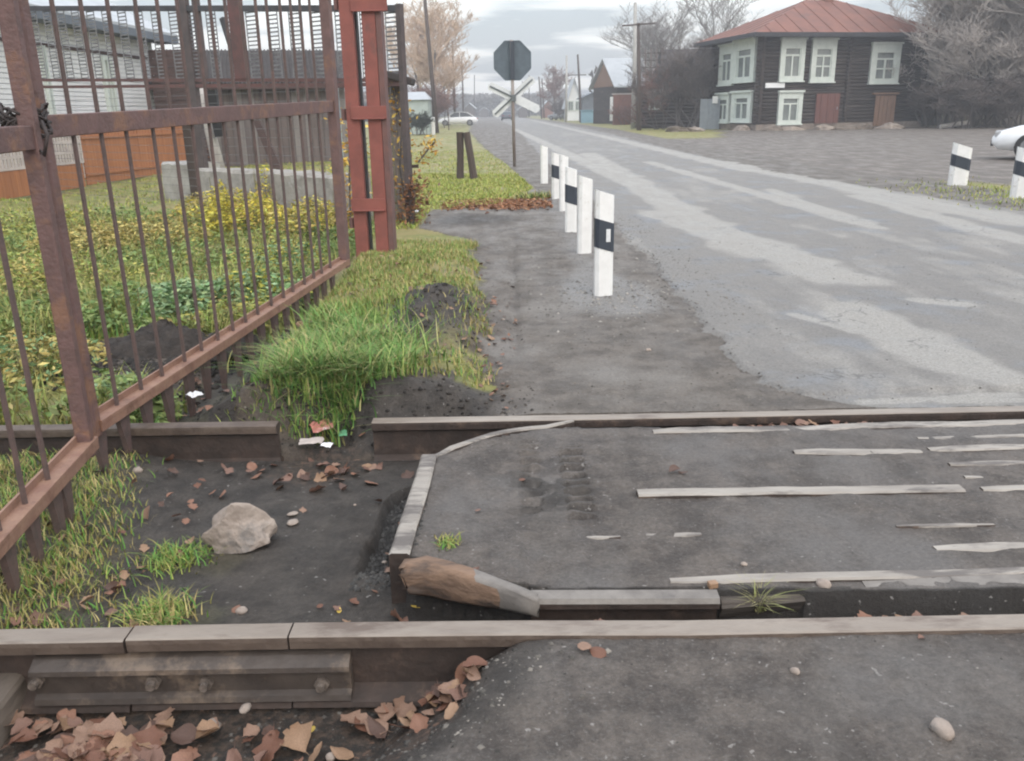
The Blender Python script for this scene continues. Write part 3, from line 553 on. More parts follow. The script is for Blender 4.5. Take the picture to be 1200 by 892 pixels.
# grass in the track bed below the left gate leaf
p = scatter(26000, -2.4, -.9, 2.12, 3.64, lambda x, y: np.clip(1.25 * (1 - ss(-1.75, -1.3, x + .33 * (y - 2.8))), 0, 1) * (.2 + .8 * fbm(x * 5, y * 5)))
tag(blades('trackside_grass', p, .05 + 0 * p[:, 0], .006, palette(len(p), GR + DRY + DRY[:1]), .9), 'thin green and straw grass between the rails under the gate', 'grass', kind='stuff')
def tuft(lab, px, py, z, n, r, h, cs, w_=.006, grp='small grass tufts'):
    q = gp(px, py, z); a = RNG.normal(size=(n, 2)) * r; x = q.x + a[:, 0]; y = q.y + a[:, 1]; zz_ = np.minimum(height(x, y), z + .02) if 'spiky' not in lab else -.055 + 0 * x
    tag(blades('grass_tuft', np.stack([x, y, zz_ - .003], -1), h + 0 * x, w_, palette(n, cs), 1.3), lab, 'grass tuft', grp, 'stuff')
tuft('small green tuft between boulder and gate spikes', 205, 655, -.16, 380, .055, .05, GR + DRY[2:])
tuft('green and brown tuft just behind the rail joint', 183, 722, -.16, 480, .05, .06, GR + DRY)
tuft('tiny sparse tuft above the broken bar on the deck', 525, 637, 0, 90, .02, .03, GR + DRY)
tuft('spiky pale tuft in the flange groove by the grey bar end', 887, 712, -.055, 130, .012, .085, [(.30, .32, .12), (.36, .33, .16)], .004)
tuft('low tuft on lawn beside the farthest white delineator', 625, 232, 0, 300, .16, .12, GR[1:] + DRY, .02)

# ---------------------------------------------------------------- rails
RP = [(-.036, 0), (-.037, -.012), (-.035, -.036), (-.010, -.050), (-.008, -.165), (-.06, -.190), (-.065, -.204), (.065, -.204), (.06, -.190), (.008, -.165), (.010, -.050), (.035, -.036), (.037, -.012), (.036, 0), (.030, .003), (-.030, .003)]
def rail_mesh(name, pts, mtop, par=None, dz=0):
    mb = MB(); n = len(RP)
    vs = []; fs = []
    for i, (x, y) in enumerate(pts):
        vs += [(x, y + a, dz + b) for a, b in RP]
    for i in range(len(pts) - 1):
        for k in range(n): fs.append((i * n + k, i * n + (k + 1) % n, (i + 1) * n + (k + 1) % n, (i + 1) * n + k))
    fs += [tuple(range(n)), tuple(range(len(vs) - n, len(vs)))]
    mb.add(vs, fs); o = mb.build(name, M['rail_rust'], par); o.data.materials.append(mtop); o.data.materials.append(M['rail_side'])
    for pl_ in o.data.polygons:
        c_ = pl_.center
        if c_.z - dz > -.030: pl_.material_index = 1 if pl_.normal.z > .5 else 2
    return o
t = thing('rail', 'nearest rail crossing the whole photograph with a bolted joint at left', 'rail', (0, NR, -.17))
rail_mesh('rail_piece', [(-6, NR + .0), (-1.068, NR)], M['rail_top'], t, -.004)
rail_mesh('rail_piece', [(-1.060, NR), (-.622, NR)], M['rail_top'], t, 0)
rail_mesh('rail_piece', [(-.617, NR), (.0, NR - .008), (.46, NR - .022), (1.4, NR - .020), (12, NR + .0)], M['rail_top'], t, .001)
FP = [(-.001, -.052), (-.018, -.058), (-.046, -.076), (-.048, -.090), (-.032, -.098), (-.030, -.158), (-.044, -.166), (-.048, -.182), (-.012, -.184)]
mb = MB(); a, b_x = gp(25, 790, -.06).x, gp(404, 790, -.06).x
mb.prism([(p_ * 1.15, q_) for p_, q_ in FP], (b_x, NR - .010, 0), (a, NR - .010, 0)); fp = mb.build('fishplate', M['fishplate'], t)
for px, py, r in [(45, 796, .021), (181, 797, .021), (243, 798, .020), (378, 799, .021)]:
    d = ray(px, py); y0 = NR - .044; q = yp(px, py, y0); mb = MB()
    mb.tube([(q.x, y0 + .004, q.z), (q.x, y0 - .016, q.z)], r, 6); mb.tube([(q.x, y0 - .010, q.z), (q.x, y0 - .034, q.z)], r * .58, 10); mb.build('bolt', M['bolt'], fp, bevel=0)
for px in (113, 316):
    q = yp(px, 795, NR - .045); mb = MB(); mb.tube([(q.x, NR - .015, q.z), (q.x, NR - .0455, q.z)], .010, 12); mb.build('bolt_hole', M['tyre'], fp)
t = thing('rail', 'short cut-off far rail length ending under the gate on the left', 'rail', (-1.1, FR, -.17)); e = gp(328, 492).x
rail_mesh('rail_piece', [(-8, FR + .03), (e, FR)], M['rail_side'], t, -.004)
t = thing('rail', 'far rail running right from the litter gap along the dark groove', 'rail', (0, FR, -.17)); e = gp(436, 495).x
rail_mesh('rail_piece', [(e, FR), (.4, FR - .006), (1.2, FR + .0), (12, FR + .10)], M['rail_top'], t, .002).data.materials[2] = M['rail_rust']
# sleeper end in the lower left corner
mb = MB(); q = gp(-30, 800, -.10); mb.beam((q.x - .35, 1.96, -.20), (q.x - .03, 1.62, -.20), .2, .12); 
tag(MB().box((-1.47, 1.80, -.185), (.22, .62, .14), Matrix.Rotation(R(3), 3, 'Z')).build('sleeper', M['sleeper'], bevel=.02), 'grey brown sleeper end poking out under the nearest rail at the left', 'sleeper')

# deck edging and strips: old guard rails and bars sunk in the deck, only their heads show
def strip(lab, pts, wd_, m, th=.05, lift=.012, name='embedded_bar', taper=True, grp='pale bars sunk in the crossing deck', zf=None):
    wd = wd_ * 2.05; mb = MB(); P = [gp(*p) for p in pts]; fine = []
    for i in range(len(P) - 1):
        n = max(2, int((P[i + 1] - P[i]).length / .06))
        for k in range(n): fine.append(P[i].lerp(P[i + 1], k / n))
    fine.append(P[-1]); vs = []; fs = []; m_ = len(fine)
    for i, p_ in enumerate(fine):
        d = (fine[min(i + 1, m_ - 1)] - fine[max(0, i - 1)]).normalized(); s_ = Vector((-d.y, d.x, 0)); ww = wd * (.97 + .06 * random.random()) * .5
        if taper: ww *= min(1, .55 + i * .25, .55 + (m_ - 1 - i) * .25)
        z = (lift if not taper else lift * .5 + .003 * math.sin(p_.x * 7 + p_.y * 31)) + random.uniform(-.0015, .0015)
        for a, zz_ in ((-ww, -th), (-ww, z - .006), (-ww * .75, z), (ww * .75, z), (ww, z - .006), (ww, -th)): vs.append(p_ + s_ * a + Vector((0, 0, zz_)))
    for i in range(m_ - 1):
        for k in range(6): fs.append((i * 6 + k, i * 6 + (k + 1) % 6, (i + 1) * 6 + (k + 1) % 6, (i + 1) * 6 + k))
    fs += [tuple(range(6)), tuple(range(len(vs) - 6, len(vs)))]
    o = mb.add(vs, fs).build(name, m, smooth=False); o.data.materials.append(M['rail_rust'])
    for pl_ in o.data.polygons:
        if abs(pl_.normal.z) < .35: pl_.material_index = 1
    return tag(o, lab, 'bar', grp)
strip('pale scuffed bar edging the left side of the crossing deck, above the black trench', [(468, 655), (478, 622), (494, 572), (503, 538)], .032, M['pale_strip'], .18, .02, taper=False)
strip('thin bent pale bar curving from the deck corner to the far rail', [(503, 538), (530, 526), (562, 514), (605, 504), (640, 500), (672, 495)], .017, M['pale_strip'], .12, .014)
strip('long pale bar along the far flange groove', [(765, 506), (900, 503), (1050, 499), (1215, 494)], .032, M['pale_strip'])
strip('pale bar starting squarely in the middle of the deck', [(747, 580), (860, 578), (1000, 576), (1127, 574)], .030, M['pale_strip'], taper=False)
strip('continuation of the middle pale bar at the right edge', [(1150, 574), (1215, 572)], .026, M['pale_strip'])
strip('short pale bar second from the far groove', [(930, 531), (1000, 530), (1080, 529)], .030, M['pale_strip'])
strip('pale bar right of the short one under the far groove', [(1088, 527), (1215, 524)], .028, M['pale_strip'])
strip('thin faint bar just below the long groove bar at right', [(1075, 514), (1215, 510)], .018, M['pale_strip'], lift=.006)
strip('thin pale bar above the middle bar at the right edge', [(1112, 545), (1215, 542)], .022, M['pale_strip'], lift=.008)
strip('faint bar just above the middle bar at far right', [(1130, 559), (1215, 557)], .016, M['pale_strip'], lift=.006)
strip('worn sliver of pale bar between tyre marks and deck middle', [(757, 628), (788, 628), (822, 627)], .016, M['pale_strip'], lift=.004)
strip('tiny pale sliver under the churned tyre marks', [(678, 630), (700, 629), (727, 629)], .010, M['pale_strip'], lift=.004)
strip('thin pale sliver at right under the middle bar', [(1050, 618), (1100, 617), (1165, 615)], .011, M['pale_strip'], lift=.006)
strip('broad pale bar reaching the right edge above the front timber', [(1095, 644), (1150, 641), (1215, 639)], .028, M['pale_strip'])
strip('front pale bar running above the dark timber to the right edge', [(785, 681), (900, 678), (1000, 677), (1100, 673), (1215, 669)], .022, M['pale_strip'], lift=.016)
def dark_under(o, z=-.015):      # painted shade: faces under a bar's overhanging head take dark rust colour
    o.data.materials.append(M['rail_rust'])
    for pl_ in o.data.polygons:
        if pl_.center.z < z and pl_.normal.z < .5: pl_.material_index = 1
    return o
# grey bar and broken stump along the near flangeway
def lump(name, lab, cat, pts, rad, m, n=12, sq=.75, rough=.12, grp=None, cap=True):
    mb = MB(); mb.tube(pts, rad, n, cap); rnd = random.Random(5)
    mb.v = [(x + rnd.uniform(-1, 1) * rough * .05, y + rnd.uniform(-1, 1) * rough * .05, z + rnd.uniform(-1, 1) * rough * .05) for x, y, z in mb.v]
    return tag(mb.build(name, m, smooth=True), lab, cat, grp)
q0, q1 = gp(622, 703), gp(843, 702)
mb = MB(); mb.prism([(-a_, b_) for a_, b_ in [(.030, -.12), (.026, -.035), (-.010, -.026), (-.012, -.008), (-.004, .006), (.040, .008), (.052, -.012), (.052, -.12)]], (q0.x, q0.y, 0), (q1.x, q1.y - .002, 0)); tag(dark_under(mb.build('guard_bar', M['grey_bar'])), 'dusty grey guard bar between broken stump and green tuft', 'bar')
tops = [(470, 664), (478, 656), (500, 653), (528, 659), (556, 668), (584, 679), (608, 688), (630, 697)]
hts = [.030, .105, .120, .120, .105, .085, .070, .060]; wds = [.025, .075, .085, .080, .072, .064, .058, .056]
n = 18; vs = []; fs = []; rn = random.Random(4)
for i, ((px, py), hh_, ww) in enumerate(zip(tops, hts, wds)):
    p_ = gp(px, py, .025 - .006 * (i > 4)); p_.y -= .01
    for k in range(n):
        a = 2 * math.pi * k / n; ca, sa = math.cos(a), math.sin(a); sq = lambda v: math.copysign(abs(v) ** .6, v)
        vs.append((p_.x + rn.uniform(-.006, .006) * (1 + (i < 2)), p_.y + sq(ca) * ww * .5 * (1 + rn.uniform(-.06, .06)), p_.z - hh_ * .5 + sq(sa) * hh_ * .5 + rn.uniform(-.004, .004) * (i < 5)))
for i in range(len(tops) - 1):
    for k in range(n): fs.append((i * n + k, i * n + (k + 1) % n, (i + 1) * n + (k + 1) % n, (i + 1) * n + k))
fs += [tuple(range(n)), tuple(range(len(vs) - n, len(vs)))]
o = MB().add(vs, fs).build('broken_bar_end', M['stump'], smooth=True); o.data.materials.append(M['grey_bar'])
for pl_ in o.data.polygons:
    if pl_.center.x > gp(590, 690).x or (pl_.normal.z > .55 and pl_.center.x > gp(545, 670).x): pl_.material_index = 1
tag(o, 'broken rusty brown thick bar end at the deck near left corner', 'broken bar')
q0, q1 = gp(846, 697), gp(1010, 690)
mb = MB(); P = [Vector((q0.x, q0.y + .012, -.035)), Vector((q0.x + .12, q0.y + .014, -.03)), Vector((.85, q0.y + .016, -.028)), Vector((1.02, q0.y + .02, -.03))]
vs = []; fs = []
for i, p_ in enumerate(P):
    for a, zz_ in ((.02, -.1), (-.018, -.008 + .004 * i), (-.006, .014), (.04, .020), (.05, -.1)): vs.append((p_.x, p_.y + a + .004 * math.sin(5 * i + a * 90), p_.z + zz_ + random.uniform(-.004, .004)))
for i in range(3):
    for k in range(5): fs.append((i * 5 + k, i * 5 + (k + 1) % 5, (i + 1) * 5 + (k + 1) % 5, (i + 1) * 5 + k))
fs += [tuple(range(5)), tuple(range(15, 20))]
tag(mb.add(vs, fs).build('old_timber', M['oldtimber']), 'rotten black timber in the near groove behind the spiky tuft', 'timber')
mb = MB(); mb.prism([(-a_, b_) for a_, b_ in [(.02, -.12), (.008, -.045), (-.020, -.035), (-.020, -.012), (-.008, -.001), (.04, .003), (.045, -.12)]], (1.03, 2.215, 0), (12, 2.26, 0)); tag(dark_under(mb.build('edge_timber', M['grey_bar'])), 'dirt covered grey timber edging the near groove at right', 'timber')
tag(MB().box((gp(835, 688).x, gp(835, 688).y, .008), (.028, .022, .02), Matrix.Rotation(.2, 3, 'Z')).build('wood_chip', M['leaf3'], bevel=.003), 'small orange block stuck by the end of the grey guard bar', 'chip')

# ---------------------------------------------------------------- boulder and stones
def rock_mesh(rx, ry, rz_, seed, sub=3, rough=.22, flat=.3):
    import bmesh
    rn = random.Random(seed); bm = bmesh.new(); bmesh.ops.create_icosphere(bm, subdivisions=sub, radius=1)
    pl_ = [(Vector((rn.uniform(-1, 1), rn.uniform(-1, 1), rn.uniform(-.4, 1))).normalized(), rn.uniform(.62, .9)) for _ in range(9)]
    for v in bm.verts:
        c_ = v.co.copy()
        for nn, d in pl_:
            k = c_.dot(nn)
            if k > d: c_ -= nn * (k - d)
        f_ = float(fbm(np.array(c_.x * 2 + seed), np.array(c_.y * 2 + c_.z * 1.7))) - .5; c_ *= 1 + rough * f_
        if c_.z < -flat: c_.z = -flat
        v.co = (c_.x * rx, c_.y * ry, c_.z * rz_)
    me = bpy.data.meshes.new('rock'); bm.to_mesh(me); bm.free(); return me
q = gp(282, 640, -.15)
me = rock_mesh(.125, .09, .115, 4, 4, .5, .45); o = link('boulder', me, M['rock']); o.location = (q.x, q.y + .035, -.105); o.rotation_euler = (0, R(-8), R(15)); tag(o, 'pale brown boulder lying between the rails on the left', 'boulder')
stones = [('flat greenish grey stone right of the boulder', 343, 611, -.15, .030), ('thin pinkish flat stone next to the boulder', 343, 601, -.15, .024), ('whitish pebble in front of the gate spikes', 283, 716, -.16, .022), ('white pebble on the apron right of centre', 932, 785, 0, .017),
          ('round beige stone on the apron at lower right', 1106, 853, 0, .034), ('rounded pale stone under the joint bolts', 286, 820, -.14, .021), ('grey cobble among the leaves under the joint', 249, 840, -.17, .024), ('grey stone wedged in the near groove', 962, 713, -.08, .026), ('pale pebble in the leaves below the joint', 388, 877, -.18, .02), ('pale stone at the foot of a gate spike', 161, 545, -.1, .026),
          ('small stone on the deck near the front pale bar', 872, 663, 0, .011), ('pale chip on the bed beside the black trench', 416, 590, -.15, .008), ('whitish stone sitting in the dark soil behind the gate', 233, 371, 0, .05), ('small bright stone near the first delineator', 760, 411, 0, .02), ('pale pebble on the footpath edge', 590, 375, 0, .013), ('little white pebble left of the broken bar', 450, 651, -.15, .011)]
for i, (lb, px, py, z, r_) in enumerate(stones):
    q = gp(px, py, z); me = rock_mesh(r_, r_ * random.uniform(.7, 1), r_ * (.28 if 'flat' in lb else .62), 20 + i, 2, .3, .5); o = link('stone', me, M['stone_%s' % ('w' if 'whit' in lb or 'bright' in lb or 'pale' in lb else 'g')] if 'stone_w' in M else M['rock']); o.location = (q.x, q.y, max(hz(q.x, q.y), z - .03) + r_ * .2)
    o.rotation_euler = (0, 0, random.random() * 6); me.shade_smooth(); tag(o, lb, 'stone', 'single loose stones')
def pebbles(name, lab, pts, size, parent=None, tone=None):
    n = len(pts); base = np.array([(1, 0, 0), (-1, 0, 0), (0, 1, 0), (0, -1, 0), (0, 0, .7), (0, 0, -.5)], float); tri = np.array([(0, 2, 4), (2, 1, 4), (1, 3, 4), (3, 0, 4), (2, 0, 5), (1, 2, 5), (3, 1, 5), (0, 3, 5)])
    s = size * (.4 + 1.2 * RNG.random(n) ** 2.5)[:, None, None]; a = RNG.random(n) * 6.28; ca, sa = np.cos(a), np.sin(a); b = base[None] * (.6 + .6 * RNG.random((n, 6, 1))) * s
    v = np.stack([b[:, :, 0] * ca[:, None] - b[:, :, 1] * sa[:, None], b[:, :, 0] * sa[:, None] + b[:, :, 1] * ca[:, None], b[:, :, 2]], -1) + pts[:, None, :]
    tr = ((np.arange(n) * 6)[:, None, None] + tri[None]).reshape(-1, 3); g = tone if tone is not None else (.35 + .9 * RNG.random((n, 1)) ** 1.5) * np.array([[1, .98, .95]])
    o = rawmesh(name, v.reshape(-1, 3), np.zeros((0, 4), int), tr, np.repeat(g, 6, 0), M['pebble'], parent, smooth=False); tag(o, lab, 'gravel', kind='stuff'); return o
p = scatter(30000, -.6, 2.2, 1.0, 1.97, lambda x, y: .22 + .9 * np.exp(-((x - piece(y, [(1, -.45), (1.5, -.12), (1.97, .12)])) / .16) ** 2) + .25 * (fbm(x * 3, y * 3) > .55)); pebbles('apron_gravel', 'fine grey gravel on the near asphalt apron', p, .0056, tone=(.20 + .8 * RNG.random((len(p), 1)) ** 2.4) * np.array([[1, .96, .91]]))
p = scatter(9000, .1, 1.7, 5.2, 8.5, lambda x, y: np.exp(-(((x - .85) / .38) ** 2 + ((y - 6.3) / .65) ** 2)) + .04); pebbles('delineator_gravel', 'loose grey gravel round the nearest white delineator', p, .015)
p = scatter(34000, -.5, 1.7, 3.8, 12, lambda x, y: (x > path_left(y)) * (.35 + .65 * (fbm(x * 2, y * 2) > .5))); pebbles('path_gravel', 'small stones pressed into the dark footpath', p, .0085, tone=(.22 + .75 * RNG.random((len(p), 1)) ** 2) * np.array([[1, .93, .85]]))
p = scatter(20000, -.3, 2.5, 2.25, 3.55, lambda x, y: .25 + .75 * (fbm(x * 3, y * 3) > .52)); p2 = scatter(5000, -1.6, -.4, 2.12, 3.6, lambda x, y: .4 + 0 * x); pebbles('deck_gravel', 'tiny stones scattered on the crossing', np.concatenate([p, p2]), .0045, tone=(.18 + .8 * RNG.random((len(p) + len(p2), 1)) ** 3) * np.array([[1, .94, .87]]))
p = scatter(2600, -.62, .25, 1.15, 1.97, lambda x, y: np.exp(-((x - piece(y, [(1.2, -.48), (1.5, -.25), (1.97, .04)])) / .13) ** 2)); pebbles('bank_gravel', 'broken asphalt crumbs along the edge of the hollow', p, .010, tone=(.15 + .75 * RNG.random((len(p), 1)) ** 1.6) * np.array([[1, .96, .9]]))
p = scatter(2600, -1.6, -.15, 1.2, 1.97, lambda x, y: .6 + 0 * x); pebbles('ballast', 'dark broken ballast in the hollow before the nearest rail', p, .011, tone=(.15 + .35 * RNG.random((len(p), 1))) * np.array([[1, .95, .9]]))
p = scatter(3600, -.56, -.32, 2.5, 3.55, lambda x, y: (x > deck_left(y) - .17).astype(float)); pebbles('trench_gravel', 'black lumpy gravel in the trench by the deck', p, .013, tone=(.07 + .22 * RNG.random((len(p), 1))) * np.array([[1, 1, 1]]))
p = scatter(20000, 1.2, 5.5, 3.85, 9, lambda x, y: .2 + .5 * (fbm(x * 2, y * 2) > .52)); pebbles('road_grit', 'pale and dark grit on the road by the crossing', p, .0075, tone=(.30 + .9 * RNG.random((len(p), 1)) ** 1.5) * np.array([[1, .97, .93]]))

p = scatter(9000, -1.95, .12, 3.76, 6.4, lambda x, y: np.clip((1 - ss(3.95, 4.2, y)) * (x > -1.3) + .9 * np.exp(-(((x + .5) / .3) ** 2 + ((y - 5.5) / .75) ** 2)) + .5 * (x < -1.3) * (y < 5.8), 0, 1)); pebbles('soil_clods', 'crumbs of black soil on the cut bank and under the gate', p, .013, tone=(.06 + .16 * RNG.random((len(p), 1)) ** 2) * np.array([[1, .85, .75]]))
p = scatter(7000, -3.3, -1.75, 4.4, 6.0, lambda x, y: np.exp(-(((x + 2.2) / .6) ** 2 + ((y - 5.1) / .4) ** 2))); pebbles('soil_clods', 'crumbs of dark soil around the heap behind the gate', p, .030, tone=(.06 + .16 * RNG.random((len(p), 1)) ** 2) * np.array([[1, .85, .75]]))
# ---------------------------------------------------------------- dead leaves
def leaf_mesh(seed):
    rn = random.Random(seed); n, m = 8, 5; vs = []; fs = []; cu, cl2 = rn.uniform(-.25, .45), rn.uniform(-.2, .5); w_ = rn.uniform(.28, .50); ph = rn.uniform(0, 6); lob = rn.choice([0, 0, .18, .28]); bend = rn.uniform(-.12, .12)
    for i in range(n):
        t_ = i / (n - 1); y = t_ - .5; hw = w_ * math.sin(math.pi * min(1, t_ ** .8 * .94 + .04)) ** .85 * (1 + lob * math.sin(t_ * 14 + ph)) * (1 + rn.uniform(-.10, .08))
        for j in range(m):
            u_ = j / (m - 1) * 2 - 1; x = hw * u_ * (1 + rn.uniform(-.05, .05)) + bend * math.sin(t_ * 3.1)
            vs.append((x, y + lob * .1 * abs(u_), cu * y * y + cl2 * u_ * u_ * hw * 1.4 + .035 * math.sin(5 * y + 3 * u_ + ph) - .015 * (j == 2) + rn.uniform(-.012, .012)))
    for i in range(n - 1):
        for j in range(m - 1): a = i * m + j; fs.append((a, a + 1, a + m + 1, a + m))
    b = len(vs); z_ = cu * .25; vs += [(-.012, -.5, z_), (.012, -.5, z_), (.03, -.78, z_ + .04)]; fs.append((b, b + 1, b + 2))
    me = bpy.data.meshes.new('leaf'); me.from_pydata(vs, [], fs); me.shade_smooth(); return me
LM = []
for s_ in range(12):
    for k in range(6):
        me = leaf_mesh(s_ * 3 + 1) if k == 0 else me0.copy()
        if k == 0: me0 = me.copy()
        me.materials.append(M['leaf%d' % k]); LM.append(me)
YL = leaf_mesh(77); YL.materials.append(M['leafy'])
def leaf(px, py, z, size, parent, me=None, tilt=.35, wpos=None):
    q = wpos or gp(px, py, z); zz_ = max(hz(q.x, q.y), -.21) + size * .12 + random.uniform(0, .012) if wpos is None else wpos.z
    o = bpy.data.objects.new('leaf', me or random.choice(LM)); COL.objects.link(o); o.location = (q.x, q.y, zz_); o.scale = (size,) * 3; o.rotation_euler = (random.gauss(0, tilt), random.gauss(0, tilt), random.random() * 6.28)
    o.parent = parent; return o
gr, tb, dk_, ap, fpth = ZO['ground'], ZO['track_bed'], ZO['crossing_deck'], ZO['crossing_apron'], ZO['footpath']
for i in range(140):      # thick drift in the lower left
    px = random.triangular(-10, 250, 120); py = random.triangular(832, 940, 885); leaf(px, py, -.20 + random.random() * .04, random.uniform(.035, .085), gr, tilt=.25)
for i in range(22): leaf(random.uniform(240, 400), random.uniform(835, 915), -.17, random.uniform(.04, .08), gr)
for i in range(30): leaf(random.triangular(395, 580, 510), random.triangular(798, 885, 830), -.17, random.uniform(.04, .075), gr)
for px, py, s_ in [(520, 815, .075), (545, 808, .075), (560, 812, .07), (505, 820, .07), (450, 812, .065), (412, 822, .08), (478, 838, .06), (345, 842, .095), (315, 850, .095), (330, 875, .10), (60, 868, .11), (120, 835, .09), (205, 880, .10)]: leaf(px, py, -.13, s_, gr, tilt=.25)
for i in range(60): x, y = random.uniform(-1.95, -1.22), random.uniform(3.8, 5.6); leaf(0, 0, 0, random.uniform(.03, .06), gr, wpos=Vector((x, y, hz(x, y) + .012)))
for i in range(55): x, y = random.uniform(-2.1, -1.15), random.uniform(2.15, 3.62); leaf(0, 0, 0, random.uniform(.03, .065), tb, wpos=Vector((x, y, hz(x, y) + .02)))
for i in range(30): x, y = random.uniform(-1.3, -.2), random.uniform(2.12, 2.32); leaf(0, 0, 0, random.uniform(.02, .045), tb, wpos=Vector((x, y, hz(x, y) + .01)))
leaf(364, 843, -.17, .03, gr, YL)
for i in range(34): q = Vector((random.gauss(-.88, .13), random.gauss(3.50, .12), 0)); q.z = hz(q.x, q.y) + .01; leaf(0, 0, 0, random.uniform(.04, .07), tb, wpos=q)
for px, py, s_ in [(465, 728, .07), (415, 707, .035), (395, 715, .03), (375, 712, .025), (560, 725, .035), (440, 693, .03), (452, 655, .04), (470, 600, .045), (443, 590, .035), (458, 672, .04), (455, 640, .045), (130, 718, .05), (70, 690, .05), (75, 712, .045), (45, 730, .06), (20, 720, .06), (168, 643, .045), (165, 665, .03), (110, 650, .03), (125, 693, .03), (355, 600, .03), (275, 716, .05), (12, 645, .05),
                   (60, 745, .05), (8, 700, .05), (40, 700, .05), (25, 745, .06), (213, 530, .06), (200, 545, .06), (340, 558, .04), (320, 545, .05), (445, 548, .045), (425, 520, .04)]: leaf(px, py, -.16, s_, tb)
leaf(487, 714, -.16, .03, tb, YL); leaf(398, 716, -.16, .022, tb, YL)
for px, py, s_ in [(700, 762, .05), (685, 760, .04), (1080, 745, .02)]: leaf(px, py, 0, s_, ap, tilt=.15)
for px, py, s_ in [(700, 724, .05), (690, 726, .045), (1015, 711, .06), (1040, 708, .06), (1060, 712, .06), (985, 713, .05), (1000, 712, .07), (1020, 713, .08), (1045, 714, .07), (895, 712, .03), (1110, 712, .04), (785, 723, .035)]: leaf(px, py, -.07, s_, dk_, M and None, .3, Vector((gp(px, py, -.07).x, 2.105, -.06 + random.random() * .02)))
for i in range(26): leaf(0, 0, 0, random.uniform(.03, .06), dk_, wpos=Vector((random.uniform(1.0, 1.7), 3.63, -.05 + random.random() * .03)))
for px, py, s_ in [(790, 555, .05), (800, 556, .04), (612, 563, .03), (560, 600, .025)]: leaf(px, py, 0, s_, dk_, tilt=.1)
for i in range(50): px, py = random.uniform(555, 605), random.uniform(330, 480); leaf(px, py, 0, random.uniform(.02, .04), fpth)
for i in range(70): leaf(0, 0, 0, random.uniform(.05, .09), fpth, wpos=Vector((random.gauss(.0, .45), random.gauss(13.1, .5), .02)))
for i in range(70):
    x, y = random.uniform(-1.4, -.1), random.uniform(4.1, 8); leaf(0, 0, 0, random.uniform(.03, .06), gr, wpos=Vector((x, y, hz(x, y) + .02)))
p = scatter(7000, -1.0, .65, 12.3, 14.0, lambda x, y: np.exp(-(((x + .1) / .7) ** 2 + ((y - 13.2) / .5) ** 2))); p[:, 2] += .02
tag(cards('leaf_litter', p, .07, palette(len(p), [(.30, .14, .07), (.22, .10, .055), (.36, .20, .11)], jit=.3), None, .15), 'rusty fallen leaves along the far edge of the footpath', 'leaf litter', kind='stuff')
q = gp(352, 410, .1); [leaf(0, 0, 0, .085, gr, YL if k == 0 else LM[3], wpos=Vector((q.x + .07 * k - .05, q.y, .15))) for k in range(2)]

# ---------------------------------------------------------------- litter
def crumple(name, lab, px, py, z, sx, sy, m, seed, group='litter by the gap in the rail', rz=0, lift=.02):
    rn = random.Random(seed); n = 6; vs = []; fs = []
    for j in range(n):
        for i in range(n): vs.append(((i / (n - 1) - .5) * sx + rn.uniform(-.05, .05) * sx, (j / (n - 1) - .5) * sy + rn.uniform(-.05, .05) * sy, rn.uniform(0, .22) * min(sx, sy)))
    for j in range(n - 1):
        for i in range(n - 1): a = j * n + i; fs.append((a, a + 1, a + n + 1, a + n))
    o = MB().add(vs, fs).build(name, m, fix=False); q = gp(px, py, z); o.location = (q.x, q.y, max(z, hz(q.x, q.y)) + lift); o.rotation_euler = (R(12), 0, rz); tag(o, lab, 'litter', group)
    so = o.modifiers.new('thick', 'SOLIDIFY'); so.thickness = .001; return o
crumple('wrapper', 'faded pink crumpled wrapper in the gap of the far rail', 377, 509, -.13, .10, .085, M['pinkfoil'], 3, rz=.5, lift=.035)
crumple('paper_scrap', 'bright white paper scrap below the pink wrapper', 384, 530, -.14, .05, .035, M['paper'], 5, rz=-.3, lift=.035)
crumple('wrapper_scrap', 'green foil scrap beside the pink wrapper', 402, 513, -.13, .04, .05, M['greenfoil'], 6, rz=.2)
crumple('clear_bag', 'dull translucent-looking grey bag crumpled under the pink wrapper', 365, 522, -.14, .11, .05, M['greybag'] if 'greybag' in M else M['lattice'], 9, rz=.1)
crumple('paper_scrap', 'white paper scrap behind the gate spikes', 229, 467, -.03, .07, .05, M['paper'], 8, 'litter behind the gate', rz=1)
crumple('paper_scrap', 'pale scrap on the grass edge before the leaf strip', 484, 251, 0, .16, .1, M['paper'], 12, 'litter on the lawn')

